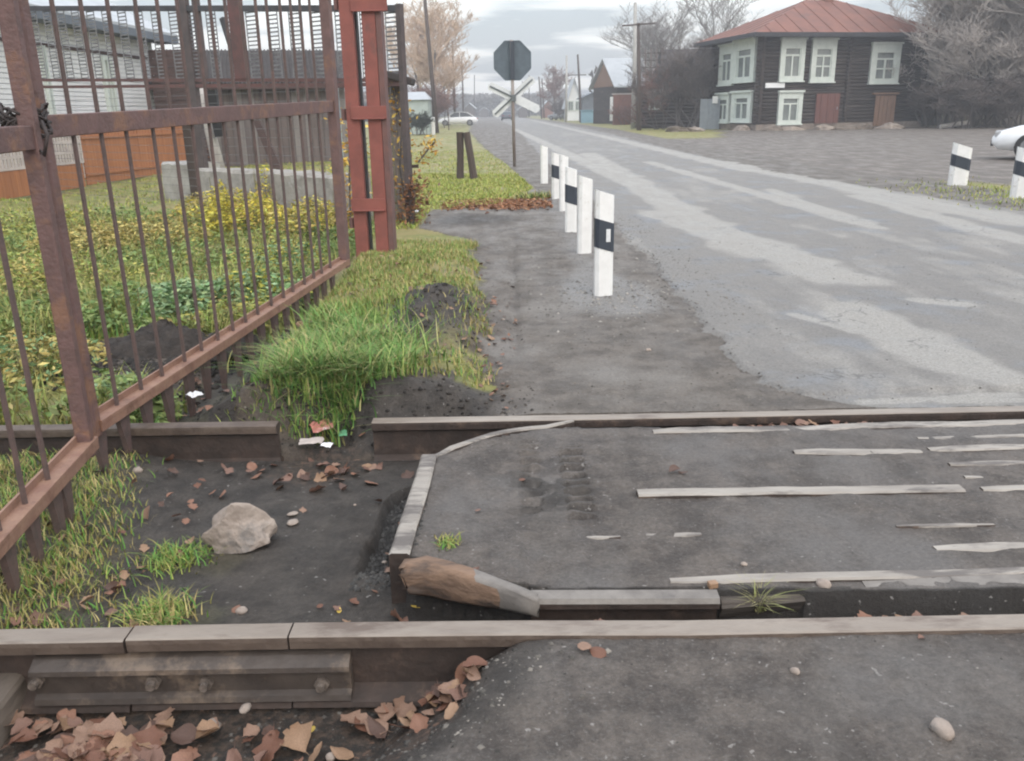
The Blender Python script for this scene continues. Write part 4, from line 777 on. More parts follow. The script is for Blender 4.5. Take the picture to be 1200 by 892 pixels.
# ---------------------------------------------------------------- barred gate: two leaves chained together
GA, GB = gp(110, 495, .12), gp(405, 305, .20)
gdir = (GB - GA); gdir.z = 0; gdir.normalize(); gn = Vector((-gdir.y, gdir.x, 0))   # gn points left, away from the path
def gate_leaf(lab, A, Bp, bars, zb, zm, ztop, stiles, spikes, base):
    """A near end, Bp far end on the ground line; zb/zm: heights of bottom and middle rail at both ends"""
    t = thing('barred_gate', lab, 'gate', base, 'leaves of the barred railway gate'); dd = Vector((Bp[0] - A[0], Bp[1] - A[1], 0)); Ln = dd.length; dd.normalize(); nn = Vector((-dd.y, dd.x, 0)); A = Vector((A[0], A[1], 0))
    P = lambda s_, z, off=0: A + dd * s_ + nn * off + Vector((0, 0, z)); zbf = lambda s_: zb[0] + (zb[1] - zb[0]) * s_ / Ln; zmf = lambda s_: zm[0] + (zm[1] - zm[0]) * s_ / Ln
    # bottom rail: an angle iron, flat face up with an upright lip at the back
    mb = MB(); mb.beam(P(0, zbf(0)), P(Ln, zbf(Ln)), .075, .018); mb.beam(P(0, zbf(0) - .022, -.030), P(Ln, zbf(Ln) - .022, -.030), .012, .040); mb.build('bottom_rail', M['gate_lip'], t, bevel=.002)
    mb = MB(); mb.beam(P(.03, zbf(0) + .022, .026), P(Ln - .03, zbf(Ln) + .022, .026), .010, .028); mb.build('rail_lip', M['gate_lip'], t)
    mb = MB(); mb.beam(P(0, zmf(0)), P(Ln, zmf(Ln)), .04, .085); mb.build('middle_rail', M['gate'], t, bevel=.004)
    mb = MB(); mb.beam(P(0, ztop), P(Ln, ztop), .04, .08); mb.build('top_rail', M['gate'], t, bevel=.004)
    for s_, w1, w2 in stiles:
        mb = MB(); mb.beam(P(s_, -.0 + zbf(s_) - .06), P(s_, ztop + .04), w1, w2, up=dd); mb.build('stile', M['gate'], t, bevel=.006)
    for s_ in bars:
        tl = random.uniform(-.012, .012); mb = MB(); mb.tube([P(s_, zbf(s_)), P(s_ + tl, ztop)], .0105, 6); mb.build('bar', M['gate_bar'], t)
    for s_ in spikes:
        z0 = zbf(s_) - .01; mb = MB(); l_ = random.uniform(.22, .30); sk = random.uniform(-.015, .015); w0 = .050
        mb.add([P(s_ - w0, z0, -.012), P(s_ + w0, z0, -.012), P(s_ + sk + .010, z0 - l_, -.012), P(s_ + sk - .010, z0 - l_, -.012), P(s_ - w0, z0, .012), P(s_ + w0, z0, .012), P(s_ + sk + .010, z0 - l_, .012), P(s_ + sk - .010, z0 - l_, .012)],
               [(0, 1, 2, 3), (7, 6, 5, 4), (0, 4, 5, 1), (1, 5, 6, 2), (2, 6, 7, 3), (3, 7, 4, 0)]); mb.build('spike', M['gate_bar'], t)
    return t, P
def s_of(px, py): return (onpl(px, py, GA, GB) - GA).dot(gdir)
bars = [s_of(x, 200) for x in (92, 126, 155, 186, 209, 231, 251, 268, 284, 302, 318, 330, 345, 357, 367, 378)]
Ln = Vector((GB.x - GA.x, GB.y - GA.y)).length
gate_leaf('long leaf of the barred brown gate, hinged at the red post', GA, GB, bars, (.12, .205), (1.325, 1.415), 2.42, [((s_of(47, 200) + s_of(66, 200)) / 2, .05, .05), (s_of(396, 200), .07, .10)], [b + .02 for b in bars] + [bars[0] - .17], (GA.x, GA.y, -.08))
LA = gp(0, 628, .09); LB = gp(104, 514, .10); ld = (LB - LA); ld.z = 0; L0 = ld.length; ld.normalize(); LE = LB - ld * 3.7
ls = lambda px, py: (onpl(px, py, LE, LB) - Vector((LE.x, LE.y, onpl(px, py, LE, LB).z))).dot(ld)
lb_ = [ls(38, 470), ls(5, 520)]; stp = lb_[0] - lb_[1]; lbars = [lb_[0] - k * .20 for k in range(17)]
gate_leaf('near leaf of the barred brown gate at the left edge', LE, LB, lbars, (.09, .10), (1.26, 1.29), 2.40, [(3.66 - .0, .06, .05), (.04, .08, .08)], [b + .02 for b in lbars] + [lb_[0] + .12], (LE.x, LE.y, -.08))
# chain of twisted wire round both stiles
c0 = onpl(38, 142, GA, GB); c0.y -= .05; t = thing('wire_binding', 'dark twisted wire tying the two gate leaves together', 'wire', c0)
for k in range(9):
    mb = MB(); ph = random.random() * 6; P_ = []
    for i in range(25):
        a = 2 * math.pi * i / 24; P_.append((c0.x + .062 * math.cos(a) * random.uniform(.9, 1.25), c0.y + .10 * math.sin(a) * random.uniform(.9, 1.2), c0.z + .03 * math.sin(2 * a + ph) + (k - 4) * .008))
    P_[-1] = P_[0]; mb.tube(P_, .0055, 5, False).build('wire_loop', M['chain'], t, smooth=True)
mb = MB(); mb.tube([(c0.x + .09, c0.y - .06, c0.z), (c0.x + .12, c0.y - .09, c0.z - .05), (c0.x + .10, c0.y - .10, c0.z - .12), (c0.x + .07, c0.y - .08, c0.z - .09)], .007, 5).build('wire_end', M['chain'], t, smooth=True)

# ---------------------------------------------------------------- brick red hinge post
RA, RB = gp(418, 305), gp(452, 306); ry = 8.35
def xat(px, py, Yv): return yp(px, py, Yv).x
t = thing('gate_post', 'brick red steel gate post of two uprights with cross plates', 'gate post', (xat(433, 305, ry), ry, 0))
xl0, xl1, xr0, xr1 = xat(415, 250, ry), xat(430, 250, ry), xat(439, 250, ry), xat(454, 250, ry)
mb = MB(); mb.box(((xl0 + xl1) / 2, ry, 1.5), (xl1 - xl0, .10, 3.1)); mb.build('upright', M['redpost'], t, bevel=.006)
mb = MB(); mb.box(((xr0 + xr1) / 2 + .0, ry, 1.47), (xr1 - xr0, .10, 3.15)); mb.build('upright', M['redpost'], t, bevel=.006)
mb = MB(); mb.box((xr1 + .028, ry + .06, 1.47), (.05, .22, 3.14)); mb.build('side_plate', M['redpost_side'], t, bevel=.004)
mb = MB(); mb.box(((xl1 + xr0) / 2, ry + .13, 1.5), (xr0 - xl1 + .05, .02, 3.0)) if False else mb.box((xl1 + .006, ry + .10, 1.5), (.018, .10, 3.0)); mb.build('back_strip', M['darksteel'], t)
for py in (5, 132, 240):
    q = yp(432, py, ry - .06); mb = MB(); mb.box((q.x, ry - .062, q.z), (xr1 - xl0 + .01, .014, .115)); mb.box((q.x, ry - .07, q.z - .055), (xr1 - xl0 - .03, .03, .012)); mb.build('cross_plate', M['redpost'], t, bevel=.003)
for zz_ in (.35, 1.35, 2.3): MB().tube([(xl0 - .03, ry, zz_ - .05), (xl0 - .03, ry, zz_ + .05)], .022, 10).build('hinge', M['redpost_side'], t)

# ---------------------------------------------------------------- mesh panel fence behind
FA, FBp = Vector((-8.85, 16.2, 0)), Vector((-1.26, 11.0, 0)); fd = (FBp - FA).normalized(); FL = (FBp - FA).length
t = thing('mesh_fence', 'tall dark steel fence with wire strips standing before the shed and white house', 'fence', (FA.x, FA.y, 0))
fpnt = lambda px, py: onpl(px, py, FA, FBp); sof = lambda px, py=60: (fpnt(px, py) - FA).dot(fd)
def zline(p0, p1): a, b = fpnt(*p0), fpnt(*p1); sa, sb = (a - FA).dot(fd), (b - FA).dot(fd); return lambda s_: a.z + (b.z - a.z) * (s_ - sa) / (sb - sa)
ztop = zline((60, 10), (470, 10)); zm1 = zline((60, 94), (440, 94)); zm2 = zline((60, 102), (440, 99))
FP_ = lambda s_, z: FA + fd * s_ + Vector((0, 0, z))
MB().beam(FP_(0, ztop(0)), FP_(FL, ztop(FL)), .05, .075).build('top_rail', M['darksteel'], t)
MB().beam(FP_(0, zm1(0)), FP_(FL, zm1(FL)), .05, .045).build('middle_rail', M['brownsteel'], t)
MB().beam(FP_(0, zm2(0)), FP_(FL, zm2(FL)), .05, .045).build('middle_rail', M['brownsteel'], t)
for px, w_, m_, base in [(221, .20, 'greybrown', 0), (236, .10, 'greybrown', 1.9), (281, .24, 'brownsteel', 1.85), (478, .07, 'greybrown', 0)]:
    s_ = min(sof(px), FL); mb = MB(); mb.beam(FP_(s_, base), FP_(s_, ztop(s_) + (.5 if px < 300 else .05)), w_, .06, up=(0, 1, 0)) if False else mb.box(FP_(s_, (base + ztop(s_) + .05 + (.5 if px < 300 else 0)) / 2), (w_, .07, ztop(s_) + .05 + (.5 if px < 300 else 0) - base), Matrix.Rotation(math.atan2(fd.y, fd.x), 3, 'Z')); mb.build('post', M[m_], t)
s_ = sof(281); MB().beam(FP_(s_ - .3, ztop(s_) - .1), FP_(s_ - .08, 2.0), .05, .07).build('brace', M['darksteel'], t)
px = 40; sp = 0.42; s_ = .15; k = 0
while s_ < FL - .1:
    mb = MB(); z0, z1 = zm1(s_), ztop(s_)
    mb.beam(FP_(s_, z0), FP_(s_, z1), .012, .012, up=(0, 1, 0)); mb.beam(FP_(s_ + .20, z0), FP_(s_ + .20, z1), .012, .012, up=(0, 1, 0)); z = z0 + .03
    while z < z1 - .03: mb.beam(FP_(s_, z), FP_(s_ + .20, z), .010, .018); z += .052
    tag(mb.build('wire_strip', M['meshwire'], t), kind='stuff'); s_ += sp
mb = MB(); z_ = .1
while z_ < 1.7:
    mb.beam(FP_(.1, z_), FP_(FL - .1, z_), .005, .005); z_ += .12
tag(mb.build('wire_netting', M['meshwire'], t), kind='stuff')
# weathered timber end post with a cap and vine, right of the red post
gx0 = -1.42; gy0 = 11.3; t = thing('timber_stack', 'weathered grey timber corner of the old shed right of the red post', 'timber wall', (gx0, gy0, 0))
for k in range(4):
    x = xat(458 + k * 6.5, 180, gy0); MB().box((x, gy0 + .02 * (k % 2), .93), (.066, .05, 1.86)).build('plank', M['plank_pale'], t, bevel=.006)
z = yp(468, 95, gy0).z; mb = MB(); mb.beam((xat(450, 95, gy0), gy0 - .05, z + .09), (xat(485, 98, gy0), gy0 - .05, z - .02), .5, .09); mb.build('roof_cap', M['roofdark'], t, bevel=.02)
mb = MB(); mb.beam((xat(480, 180, gy0), gy0 + .05, 0), (xat(480, 180, gy0) - .02, gy0 + .05, 1.8), .05, .05, up=(0, 1, 0)); mb.build('corner_post', M['wood'], t)
MB().box((xat(485, 195, gy0), gy0, yp(485, 195, gy0).z), (.12, .03, .04)).build('bracket', M['wood'], t)
def vine(lab, pts, n, size, cols, spread=.09):
    t_ = thing('climbing_vine', lab, 'vine', Vector(pts[0])); P_ = [Vector(p_) for p_ in pts]; A_ = []
    for i in range(n):
        k = random.randrange(len(P_) - 1); q_ = P_[k].lerp(P_[k + 1], random.random()); A_.append((q_.x + random.gauss(0, spread), q_.y + random.gauss(0, spread * .7), q_.z + random.gauss(0, spread)))
    cards('foliage', np.array(A_), size, palette(n, cols, jit=.25), t_, .6); MB().tube(P_, .012, 5).build('stem', M['bark'], t_); return t_
AUT = [(.62, .40, .07), (.55, .30, .06), (.66, .48, .12), (.40, .22, .06)]
vine('golden autumn vine climbing the timber corner', [(-1.30, 11.15, 0), (-1.38, 11.18, .7), (-1.33, 11.2, 1.2), (-1.45, 11.2, 1.75)], 210, .07, AUT)
vine('golden vine visible between gate stile and red post', [(xat(408, 230, 10.2), 10.2, 0), (xat(408, 190, 10.2), 10.2, .6), (xat(410, 140, 10.2), 10.2, 1.4)], 420, .07, AUT, .10)
vine('small orange sprig sticking out towards the lawn', [(-1.15, 11.2, .75), (-.98, 11.2, .95), (-.92, 11.2, 1.0)], 90, .07, AUT, .06)
vine('rusty brown dead plant at the foot of the timber corner', [(-1.25, 11.0, 0), (-1.18, 10.95, .35), (-1.2, 10.98, .5)], 420, .07, [(.22, .10, .05), (.30, .15, .07), (.15, .08, .05)], .09)

# ---------------------------------------------------------------- concrete blocks, leaning poles
def block(lab, a, b, th, h, m, seed):
    a, b = Vector((a[0], a[1], 0)), Vector((b[0], b[1], 0)); d = (b - a).normalized(); nn = Vector((-d.y, d.x, 0)); mb = MB(); rn = random.Random(seed); nseg = 14; vs = []; fs = []
    for i in range(nseg + 1):
        p_ = a.lerp(b, i / nseg)
        for o_, z in ((0, -.1), (-.01, h * .4), (0, h - .03), (.04, h), (th - .04, h), (th, h - .03), (th, -.1)): vs.append(p_ + nn * (o_ + rn.uniform(-.012, .012)) + Vector((0, 0, z + rn.uniform(-.015, .015))) + d * rn.uniform(-.01, .01))
    for i in range(nseg):
        for k in range(7): fs.append((i * 7 + k, i * 7 + (k + 1) % 7, (i + 1) * 7 + (k + 1) % 7, (i + 1) * 7 + k))
    fs += [tuple(range(7)), tuple(range(len(vs) - 7, len(vs)))]; return tag(mb.add(vs, fs).build('concrete_block', m), lab, 'concrete block', 'concrete blocks behind the gate')
block('long grey concrete block lying behind the yellow weeds', (-4.50, 12.7), (-2.02, 10.72), .45, .64, M['concrete'], 1)
q0, q1 = gp(194, 233), gp(232, 236); block('short pale square concrete block left of the long one', (q0.x, q0.y), (q1.x, q1.y), .5, .62, M['whiteblock'], 2)
a, b = yp(262, 206, 15.2), yp(234, 104, 15.2); t = thing('leaning_pole', 'whitewashed pole leaning left with a black upper sleeve, behind the gate', 'pole', (a.x, a.y, 0)); a.z = 0
MB().tube([a, b], [.12, .065], 10).build('shaft', M['whitepole'], t, smooth=True)
c, d = yp(259, 160, 15.1), yp(247, 106, 15.1); MB().beam(c, d, .17, .12, up=(0, 1, 0)).build('sleeve', M['tyre'], t)
tag(MB().beam(gp(327, 200) * 1.0 + Vector((0, 0, 0)), yp(300, 140, gp(327, 200).y), .22, .18, up=(0, 1, 0), w2=.16, h2=.12).build('wood_prop', M['board_dark']), 'dark wooden prop leaning on the shed wall', 'post')
tag(MB().box((yp(224, 175, 14.6).x, 14.6, .72), (.16, .12, 1.5)).build('wood_prop', M['wood']), 'dark stub post right behind the pale square block', 'post')

# ---------------------------------------------------------------- grey board shed
SA, SB = Vector((*gp(178, 205)[:2], 0)), Vector((*gp(404, 195)[:2], 0))
SA = Vector((-10.4, 24.4, 0)); SB = Vector((-4.9, 25.8, 0)); sd = (SB - SA).normalized(); SLn = (SB - SA).length; sn = Vector((-sd.y, sd.x, 0))
t = thing('board_shed', 'long low shed of weathered grey boards with dark roof behind the gate', 'shed', SA)
zE = onpl(300, 100, SA, SB).z; SW = Matrix.Rotation(math.atan2(sd.y, sd.x), 3, 'Z'); n = 36; bw = (SLn + .35) / n
boardms = [M['board'], mat('weathered_board_warm', (.15, .12, .11), .85, (.10, .08, .075), 4, bump=.3, stretch=(4, 4, .3)), mat('weathered_board_pale', (.22, .20, .19), .85, (.15, .135, .13), 4, bump=.3, stretch=(4, 4, .3))]
for i in range(n):
    s_ = (i + .5) * bw - .1; bm_ = random.choice(boardms) if i not in (33, 34) else M['bluebox']
    MB().box(SA + sd * s_ + sn * random.uniform(-.012, .012) + Vector((0, 0, zE / 2)), (bw - .012, .03, zE), SW).build('board', bm_, t)
MB().box(SA + sd * SLn / 2 + sn * .1 + Vector((0, 0, zE / 2)), (SLn, .12, zE - .02), SW).build('inner_wall', M['roofdark'], t)
zR = EYE + (onpl(300, 62, SA, SB).z - EYE) * 1.065; mb = MB(); a0, a1 = SA - sd * .15, SB + sd * .55
mb.add([a0 - sn * .35 + Vector((0, 0, zE - .02)), a1 - sn * .35 + Vector((0, 0, zE - .02)), a1 + sn * 1.6 + Vector((0, 0, zR)), a0 + sn * 1.6 + Vector((0, 0, zR)),
        a0 - sn * .35 + Vector((0, 0, zE + .04)), a1 - sn * .35 + Vector((0, 0, zE + .04)), a1 + sn * 1.6 + Vector((0, 0, zR + .06)), a0 + sn * 1.6 + Vector((0, 0, zR + .06))],
       [(3, 2, 1, 0), (4, 5, 6, 7), (0, 1, 5, 4), (1, 2, 6, 5), (2, 3, 7, 6), (3, 0, 4, 7)]); mb.build('roof', M['roofdark'], t)
mb = MB()
for k in range(60):
    s_ = k * .10 - .1
    if s_ > SLn + .5: break
    p0 = SA + sd * s_ - sn * .36 + Vector((0, 0, zE + .05)); p1 = SA + sd * s_ + sn * 1.6 + Vector((0, 0, zR + .07)); mb.tube([p0, p1], .028, 6)
tag(mb.build('roof_wave', M['roofdark'], t), kind='stuff')
mb = MB(); mb.beam(SA - sn * .37 + Vector((0, 0, zE - .05)), SB + sd * .5 - sn * .37 + Vector((0, 0, zE - .05)), .03, .12); mb.build('fascia', M['board_dark'], t)
for k in range(7): MB().beam(SA + sd * (.2 + k * .85) - sn * .05 + Vector((0, 0, zE - .18)), SA + sd * (.2 + k * .9) - sn * .05 + Vector((0, 0, zE - .02)), .06, .05).build('rafter_end', M['board_dark'], t)
# dark red barn part between shed and white house
t = thing('plank_annexe', 'dark red plank annexe between the white house and the shed', 'annexe', (-9.4, 24.0, 0)); a, b = yp(172, 50, 24.0), yp(235, 50, 24.0); zt = yp(200, 58, 24.0).z
nb = 14
for k in range(nb): z = .1 + (k + .5) * (zt - .1) / nb; MB().box(((a.x + b.x) / 2, 24.0 + .01 * (k % 2), z), (b.x - a.x, .04, (zt - .1) / nb - .012)).build('board', M['board_dark'], t)

# ---------------------------------------------------------------- orange fence with lattice end
OA, OB = Vector((*gp(-60, 243)[:2], 0)), Vector((*gp(232, 199)[:2], 0)); OA = Vector((-9.0, 14.6, 0)); OB = Vector((-8.25, 24.5, 0)); od = (OB - OA).normalized(); OL = (OB - OA).length; OM = Matrix.Rotation(math.atan2(od.y, od.x), 3, 'Z')
t = thing('orange_fence', 'orange board fence in front of the white house, pale lattice at its left end', 'fence', OA)
zO = lambda s_: onpl(150, 150, OA, OB).z
sL = (onpl(98, 190, OA, OB) - OA).dot(od); nb = int((OL - sL) / .14); zt = onpl(150, 149, OA, OB).z
for k in range(nb): s_ = sL + (k + .5) * .14; MB().box(OA + od * s_ + Vector((random.uniform(-.004, .004), 0, zt / 2 + .03)), (.134, .022, zt - .03), OM).build('board', M['orange'], t)
for z in (.25, zt - .18): MB().box(OA + od * ((sL + OL) / 2) + Vector((.03, 0, z)), (OL - sL, .03, .05), OM).build('fence_rail', M['orange'], t)
mb = MB(); k = 0; s_ = .02
while s_ < sL: mb.box(OA + od * s_ + Vector((0, 0, .85)), (.045, .03, .7), OM); s_ += .10
for z in (.52, .72, .92, 1.12): mb.box(OA + od * sL / 2 + Vector((.004, 0, z)), (sL, .02, .05), OM)
mb.build('lattice', M['lattice'], t)
for k in range(int(sL / .14)): s_ = (k + .5) * .14; MB().box(OA + od * s_ + Vector((-.01, 0, .26)), (.134, .022, .48), OM).build('board', M['orange'], t)

# ---------------------------------------------------------------- white house
HA, HB = Vector((-10.1, 13.2, 0)), Vector((-9.75, 22.6, 0)); hd = (HB - HA).normalized(); hn = Vector((-hd.y, hd.x, 0)); HM = Matrix.Rotation(math.atan2(hd.y, hd.x), 3, 'Z')
sE = (onpl(177, 80, HA, HB) - HA).dot(hd); zw = onpl(177, 45, HA, HB).z; t = thing('white_house', 'white clapboard house with grey gable edge behind the orange fence', 'house', HA)
zw0 = zw
mb = MB(); mb.box(HA + hd * sE / 2 + hn * 2.5 + Vector((0, 0, zw / 2)), (sE, 5.0 - .06, zw), HM); mb.build('wall', M['siding'], t)
k = 0; z = .05; mb = MB()
while z < zw: mb.box(HA + hd * sE / 2 - hn * .006 + Vector((0, 0, z + .05)), (sE, .05, .085), HM @ Matrix.Rotation(R(6), 3, 'X')); z += .10
tag(mb.build('clapboard', M['siding'], t), kind='stuff')
MB().box(HA + hd * sE / 2 - hn * .05 + Vector((0, 0, zw - .55)), (sE, .05, .07), HM).build('trim', M['board_dark'], t)
MB().box(HA + hd * (sE + .02) - hn * .02 + Vector((0, 0, zw / 2)), (.1, .1, zw), HM).build('corner_board', M['frame_w'], t)
def wbox(px0, py0, px1, py1): a, b = onpl(px0, py0, HA, HB), onpl(px1, py1, HA, HB); return (a - HA).dot(hd), (b - HA).dot(hd), b.z, a.z
for (x0, y0, x1, y1) in ((116, 68, 135, 138), (44, 56, 60, 138)):
    s0, s1, z0, z1 = wbox(x0, y0, x1, y1); z0 = max(z0, .9); fr_ = MB()
    cs_, cz = (s0 + s1) / 2, (z0 + z1) / 2
    for (ds, dz, w_, h_) in ((-(s1 - s0) / 2, 0, .10, z1 - z0 + .1), ((s1 - s0) / 2, 0, .10, z1 - z0 + .1), (0, (z1 - z0) / 2, s1 - s0 - .1, .1), (0, -(z1 - z0) / 2, s1 - s0 - .1, .1), (0, 0, .05, z1 - z0 - .1)):
        fr_.box(HA + hd * (cs_ + ds) - hn * .07 + Vector((0, 0, cz + dz)), (w_, .08, h_), HM)
    f_ = fr_.build('window', M['frame_w'], t); MB().box(HA + hd * cs_ - hn * .045 + Vector((0, 0, cz)), (s1 - s0 - .08, .03, z1 - z0 - .08), HM).build('pane', M['glass'], f_)
mb = MB(); e0 = HA - hd * .6 - hn * .55; e1 = HA + hd * (sE + .7) - hn * .55; r0 = e0 + hn * 3.1; r1 = e1 + hn * 3.1; zr = zw + 1.5
za_ = zw + .02
mb.add([e0 + Vector((0, 0, za_)), e1 + Vector((0, 0, za_)), r1 + Vector((0, 0, zr)), r0 + Vector((0, 0, zr)), e0 + Vector((0, 0, za_ + .1)), e1 + Vector((0, 0, za_ + .1)), r1 + Vector((0, 0, zr + .1)), r0 + Vector((0, 0, zr + .1))], [(3, 2, 1, 0), (4, 5, 6, 7), (0, 1, 5, 4), (1, 2, 6, 5), (2, 3, 7, 6), (3, 0, 4, 7)])
mb.build('roof', M['roofgrey'], t); MB().beam(e0 + Vector((0, 0, za_ - .06)), e1 + Vector((0, 0, za_ - .06)), .04, .18).build('fascia', M['slate'], t)
MB().box((e0 + e1) / 2 + hn * .28 + Vector((0, 0, za_ - .13)), ((e1 - e0).length, .5, .03), HM).build('soffit', M['slate'], t)

# ---------------------------------------------------------------- delineator posts
def delineator(lab, px, py, hpx, wd, band, rz, tilt=0, refl=False, pos=None):
    q = gp(px, py); top = yp(px, py - hpx, q.y).z; t = thing('delineator_post', lab, 'marker post', (q.x, q.y, 0), 'white road marker posts', rz=rz); t.rotation_euler = (tilt, 0, rz); h = top; dpt = wd * .42; sl = wd * .32
    def seg(z0a, z0b, z1a, z1b, gw=0):   # a = left side height, b = right side height
        x0, x1 = -wd / 2 - gw, wd / 2 + gw; y0, y1 = -dpt / 2 - gw, dpt / 2 + gw; cxx = wd * .18
        out_ = [(x0, y1), (x0, y0 + dpt * .35), (x0 + cxx, y0), (x1 - cxx, y0), (x1, y0 + dpt * .35), (x1, y1)]; fz = lambda x, a, b: a + (b - a) * (x - x0) / (x1 - x0)
        n_ = len(out_); vs = [(x, y, fz(x, z0a, z0b)) for x, y in out_] + [(x, y, fz(x, z1a, z1b)) for x, y in out_]
        return MB().add(vs, [(i, (i + 1) % n_, n_ + (i + 1) % n_, n_ + i) for i in range(n_)] + [tuple(range(n_ - 1, -1, -1)), tuple(range(n_, 2 * n_))])
    seg(-.15, -.15, h, h - sl).build('body', M['white'], t)
    if band:
        z1 = h - .26 * h; z0 = h - .53 * h; seg(z0, z0 - sl, z1, z1 - sl, .003).build('band', M['band'], t)
        if refl: MB().box((wd * .16, -dpt / 2 - .006, (z0 + z1 - sl) / 2), (.032, .008, .095)).build('reflector', M['reflector'], t)
    return t
delineator('nearest white marker post with dark band and reflector', 707, 346, 124, .138, True, R(8), refl=True)
delineator('plain white marker post, second from the camera', 685, 297, 92, .14, False, R(18), R(1))
delineator('third white marker post from the camera with a dark band', 669, 272, 77, .135, True, R(-5))
delineator('slim plain white marker post, fourth from the camera', 661, 247, 66, .13, False, R(30))
delineator('fifth white marker post with broad dark band', 653, 233, 55, .17, True, R(5))
delineator('farthest plain white marker post by the lawn', 638, 215, 45, .14, False, R(10))
delineator('banded white marker post across the road, left of the pair', 1122, 217, 50, .30, True, R(-12), R(2))
delineator('banded white marker post across the road at the right edge', 1197, 232, 60, .30, True, R(-12), R(2))

# ---------------------------------------------------------------- stop sign with crossbuck, both seen from behind
q = gp(603, 195); Ys = q.y; t = thing('railway_crossing_sign', 'octagonal sign seen from behind with crossbuck below on one pole', 'road sign', q); ztp = yp(600, 47, Ys).z
MB().tube([(q.x, Ys, -.05), (q.x - .03, Ys, ztp)], .040, 12).build('pole', M['signpole'], t, smooth=True)
c0 = yp(600.5, 71, Ys - .0); r_ = .455; mb = MB(); pts = [(r_ / math.cos(R(22.5)) * math.cos(R(22.5 + 45 * k)), r_ / math.cos(R(22.5)) * math.sin(R(22.5 + 45 * k))) for k in range(8)]
mb.add([(c0.x + a, Ys + .05, c0.z + b) for a, b in pts] + [(c0.x + a, Ys + .065, c0.z + b) for a, b in pts], [(i, (i + 1) % 8, 8 + (i + 1) % 8, 8 + i) for i in range(8)] + [tuple(range(7, -1, -1)), tuple(range(8, 16))]); sp_ = mb.build('stop_plate', M['signback'], t)
mb = MB()
for k in range(8):
    a, b = pts[k], pts[(k + 1) % 8]; mb.beam((c0.x + a[0], Ys + .045, c0.z + a[1]), (c0.x + b[0], Ys + .045, c0.z + b[1]), .03, .02, up=(0, 1, 0))
mb.build('plate_rim', M['signback'], sp_)
MB().box((c0.x, Ys - .02, c0.z), (.10, .10, .90)).build('bracket', M['band'], sp_)
c1_ = yp(602, 115, Ys)
for (ax, ay, bx, by, dk1) in ((574, 101, 630, 128, 1), (624, 93, 580, 134, 2)):
    a, b = yp(ax, ay, Ys + .08), yp(bx, by, Ys + .08); off = .0 if dk1 == 1 else .02; a.y += off; b.y += off
    d = (b - a).normalized(); u_ = Vector((0, 1, 0)).cross(d); hw = .105; Lg = (b - a).length; prof = [(0, -hw), (-.06, 0), (0, hw), (Lg, hw), (Lg + .06, 0), (Lg, -hw)]
    vs = [a + d * s1 + u_ * s2 for s1, s2 in prof] + [a + d * s1 + u_ * s2 + Vector((0, .012, 0)) for s1, s2 in prof]
    ar = MB().add(vs, [(i, (i + 1) % 6, 6 + (i + 1) % 6, 6 + i) for i in range(6)] + [tuple(range(5, -1, -1)), tuple(range(6, 12))]).build('crossbuck_arm', M['crossarm'], t)
    a2, b2 = (a, a.lerp(b, .5)) if dk1 == 1 else (a, b); MB().beam(a2 + Vector((0, -.012, 0)), b2 + Vector((0, -.012, 0)), .022, .04, up=u_).build('batten', M['cross_dark'], ar)
MB().box((c1_.x, Ys, c1_.z), (.12, .14, .16)).build('clamp', M['cross_dark'], t)

# two black stumps on the lawn
a, b = gp(539, 209), gp(556, 209); t = thing('post_pair', 'two short black wooden posts, one leaning, on the lawn before the sign', 'wooden posts', (a + b) / 2)
at = yp(539, 155, a.y); bt = yp(546.5, 155, b.y)
MB().tube([a - Vector((0, 0, .1)), a.lerp(at, .5) + Vector((.01, 0, 0)), at], [.085, .075, .08], 10).build('post', M['wood'], t, smooth=False)
MB().tube([b - Vector((0, 0, .1)), b.lerp(bt, .5), bt], [.085, .078, .078], 10).build('post', M['wood'], t, smooth=False)

# ---------------------------------------------------------------- utility poles
def pole(lab, px, py_top, Yv, r0, r1, m, px_b=None, cross=None, brace=False, extra=0):
    top = yp(px, py_top, Yv); bx = yp(px_b if px_b is not None else px, 150, Yv).x; t = thing('utility_pole', lab, 'utility pole', (bx, Yv, 0), 'utility poles along the road')
    mb = MB(); mb.tube([(bx, Yv, -.3), ((bx + top.x) / 2 + .02, Yv, top.z / 2), (top.x, Yv, top.z + extra)], [r0, (r0 + r1) / 2, r1], 9); mb.build('shaft', m, t, smooth=True)
    for (zpx, wdt, tl) in cross or []:
        z = yp(px, zpx, Yv).z; MB().beam((top.x - wdt / 2, Yv - .1, z - tl), (top.x + wdt / 2, Yv - .1, z + tl), .09, .10).build('crossarm', M['wood'], t)
        for s_ in (-.45, -.25, .25, .45): x = top.x + wdt * s_; MB().tube([(x, Yv - .1, z + tl * 2 * s_), (x, Yv - .1, z + tl * 2 * s_ + .16)], [.035, .05], 6).build('insulator', M['plaque'], t)
    return t
pole('tall brown pole at the left rising out of the photograph', 497, 2, 62, .17, .11, M['wood'], 512, extra=1.2)
pole('slim pole behind the white car, second at the left', 530, 48, 110, .17, .11, M['wood'], 533.5)
pole('faint farther pole right of the white car', 541, 66, 145, .17, .11, M['wood'], 543.5)
pole('pale concrete pole standing beside the dark T-shaped pole', 744.5, 3, 66, .19, .12, M['wood_pale'], 742)
pole('dark T-shaped pole with one long crossarm', 748, 27, 60, .17, .10, M['wood'], 749, [(29, 2.15, .06)])
pole('dark pole with low crossarm before the white gable', 677, 64, 105, .17, .11, M['wood'], 681, [(88, 2.0, 0)])
pole('pale pole just left of the low crossarm pole', 664, 65, 112, .17, .12, M['wood_pale'], 663)
pole('short far pole above the reddish conifer', 651, 75, 160, .16, .1, M['wood_pale'], 651)
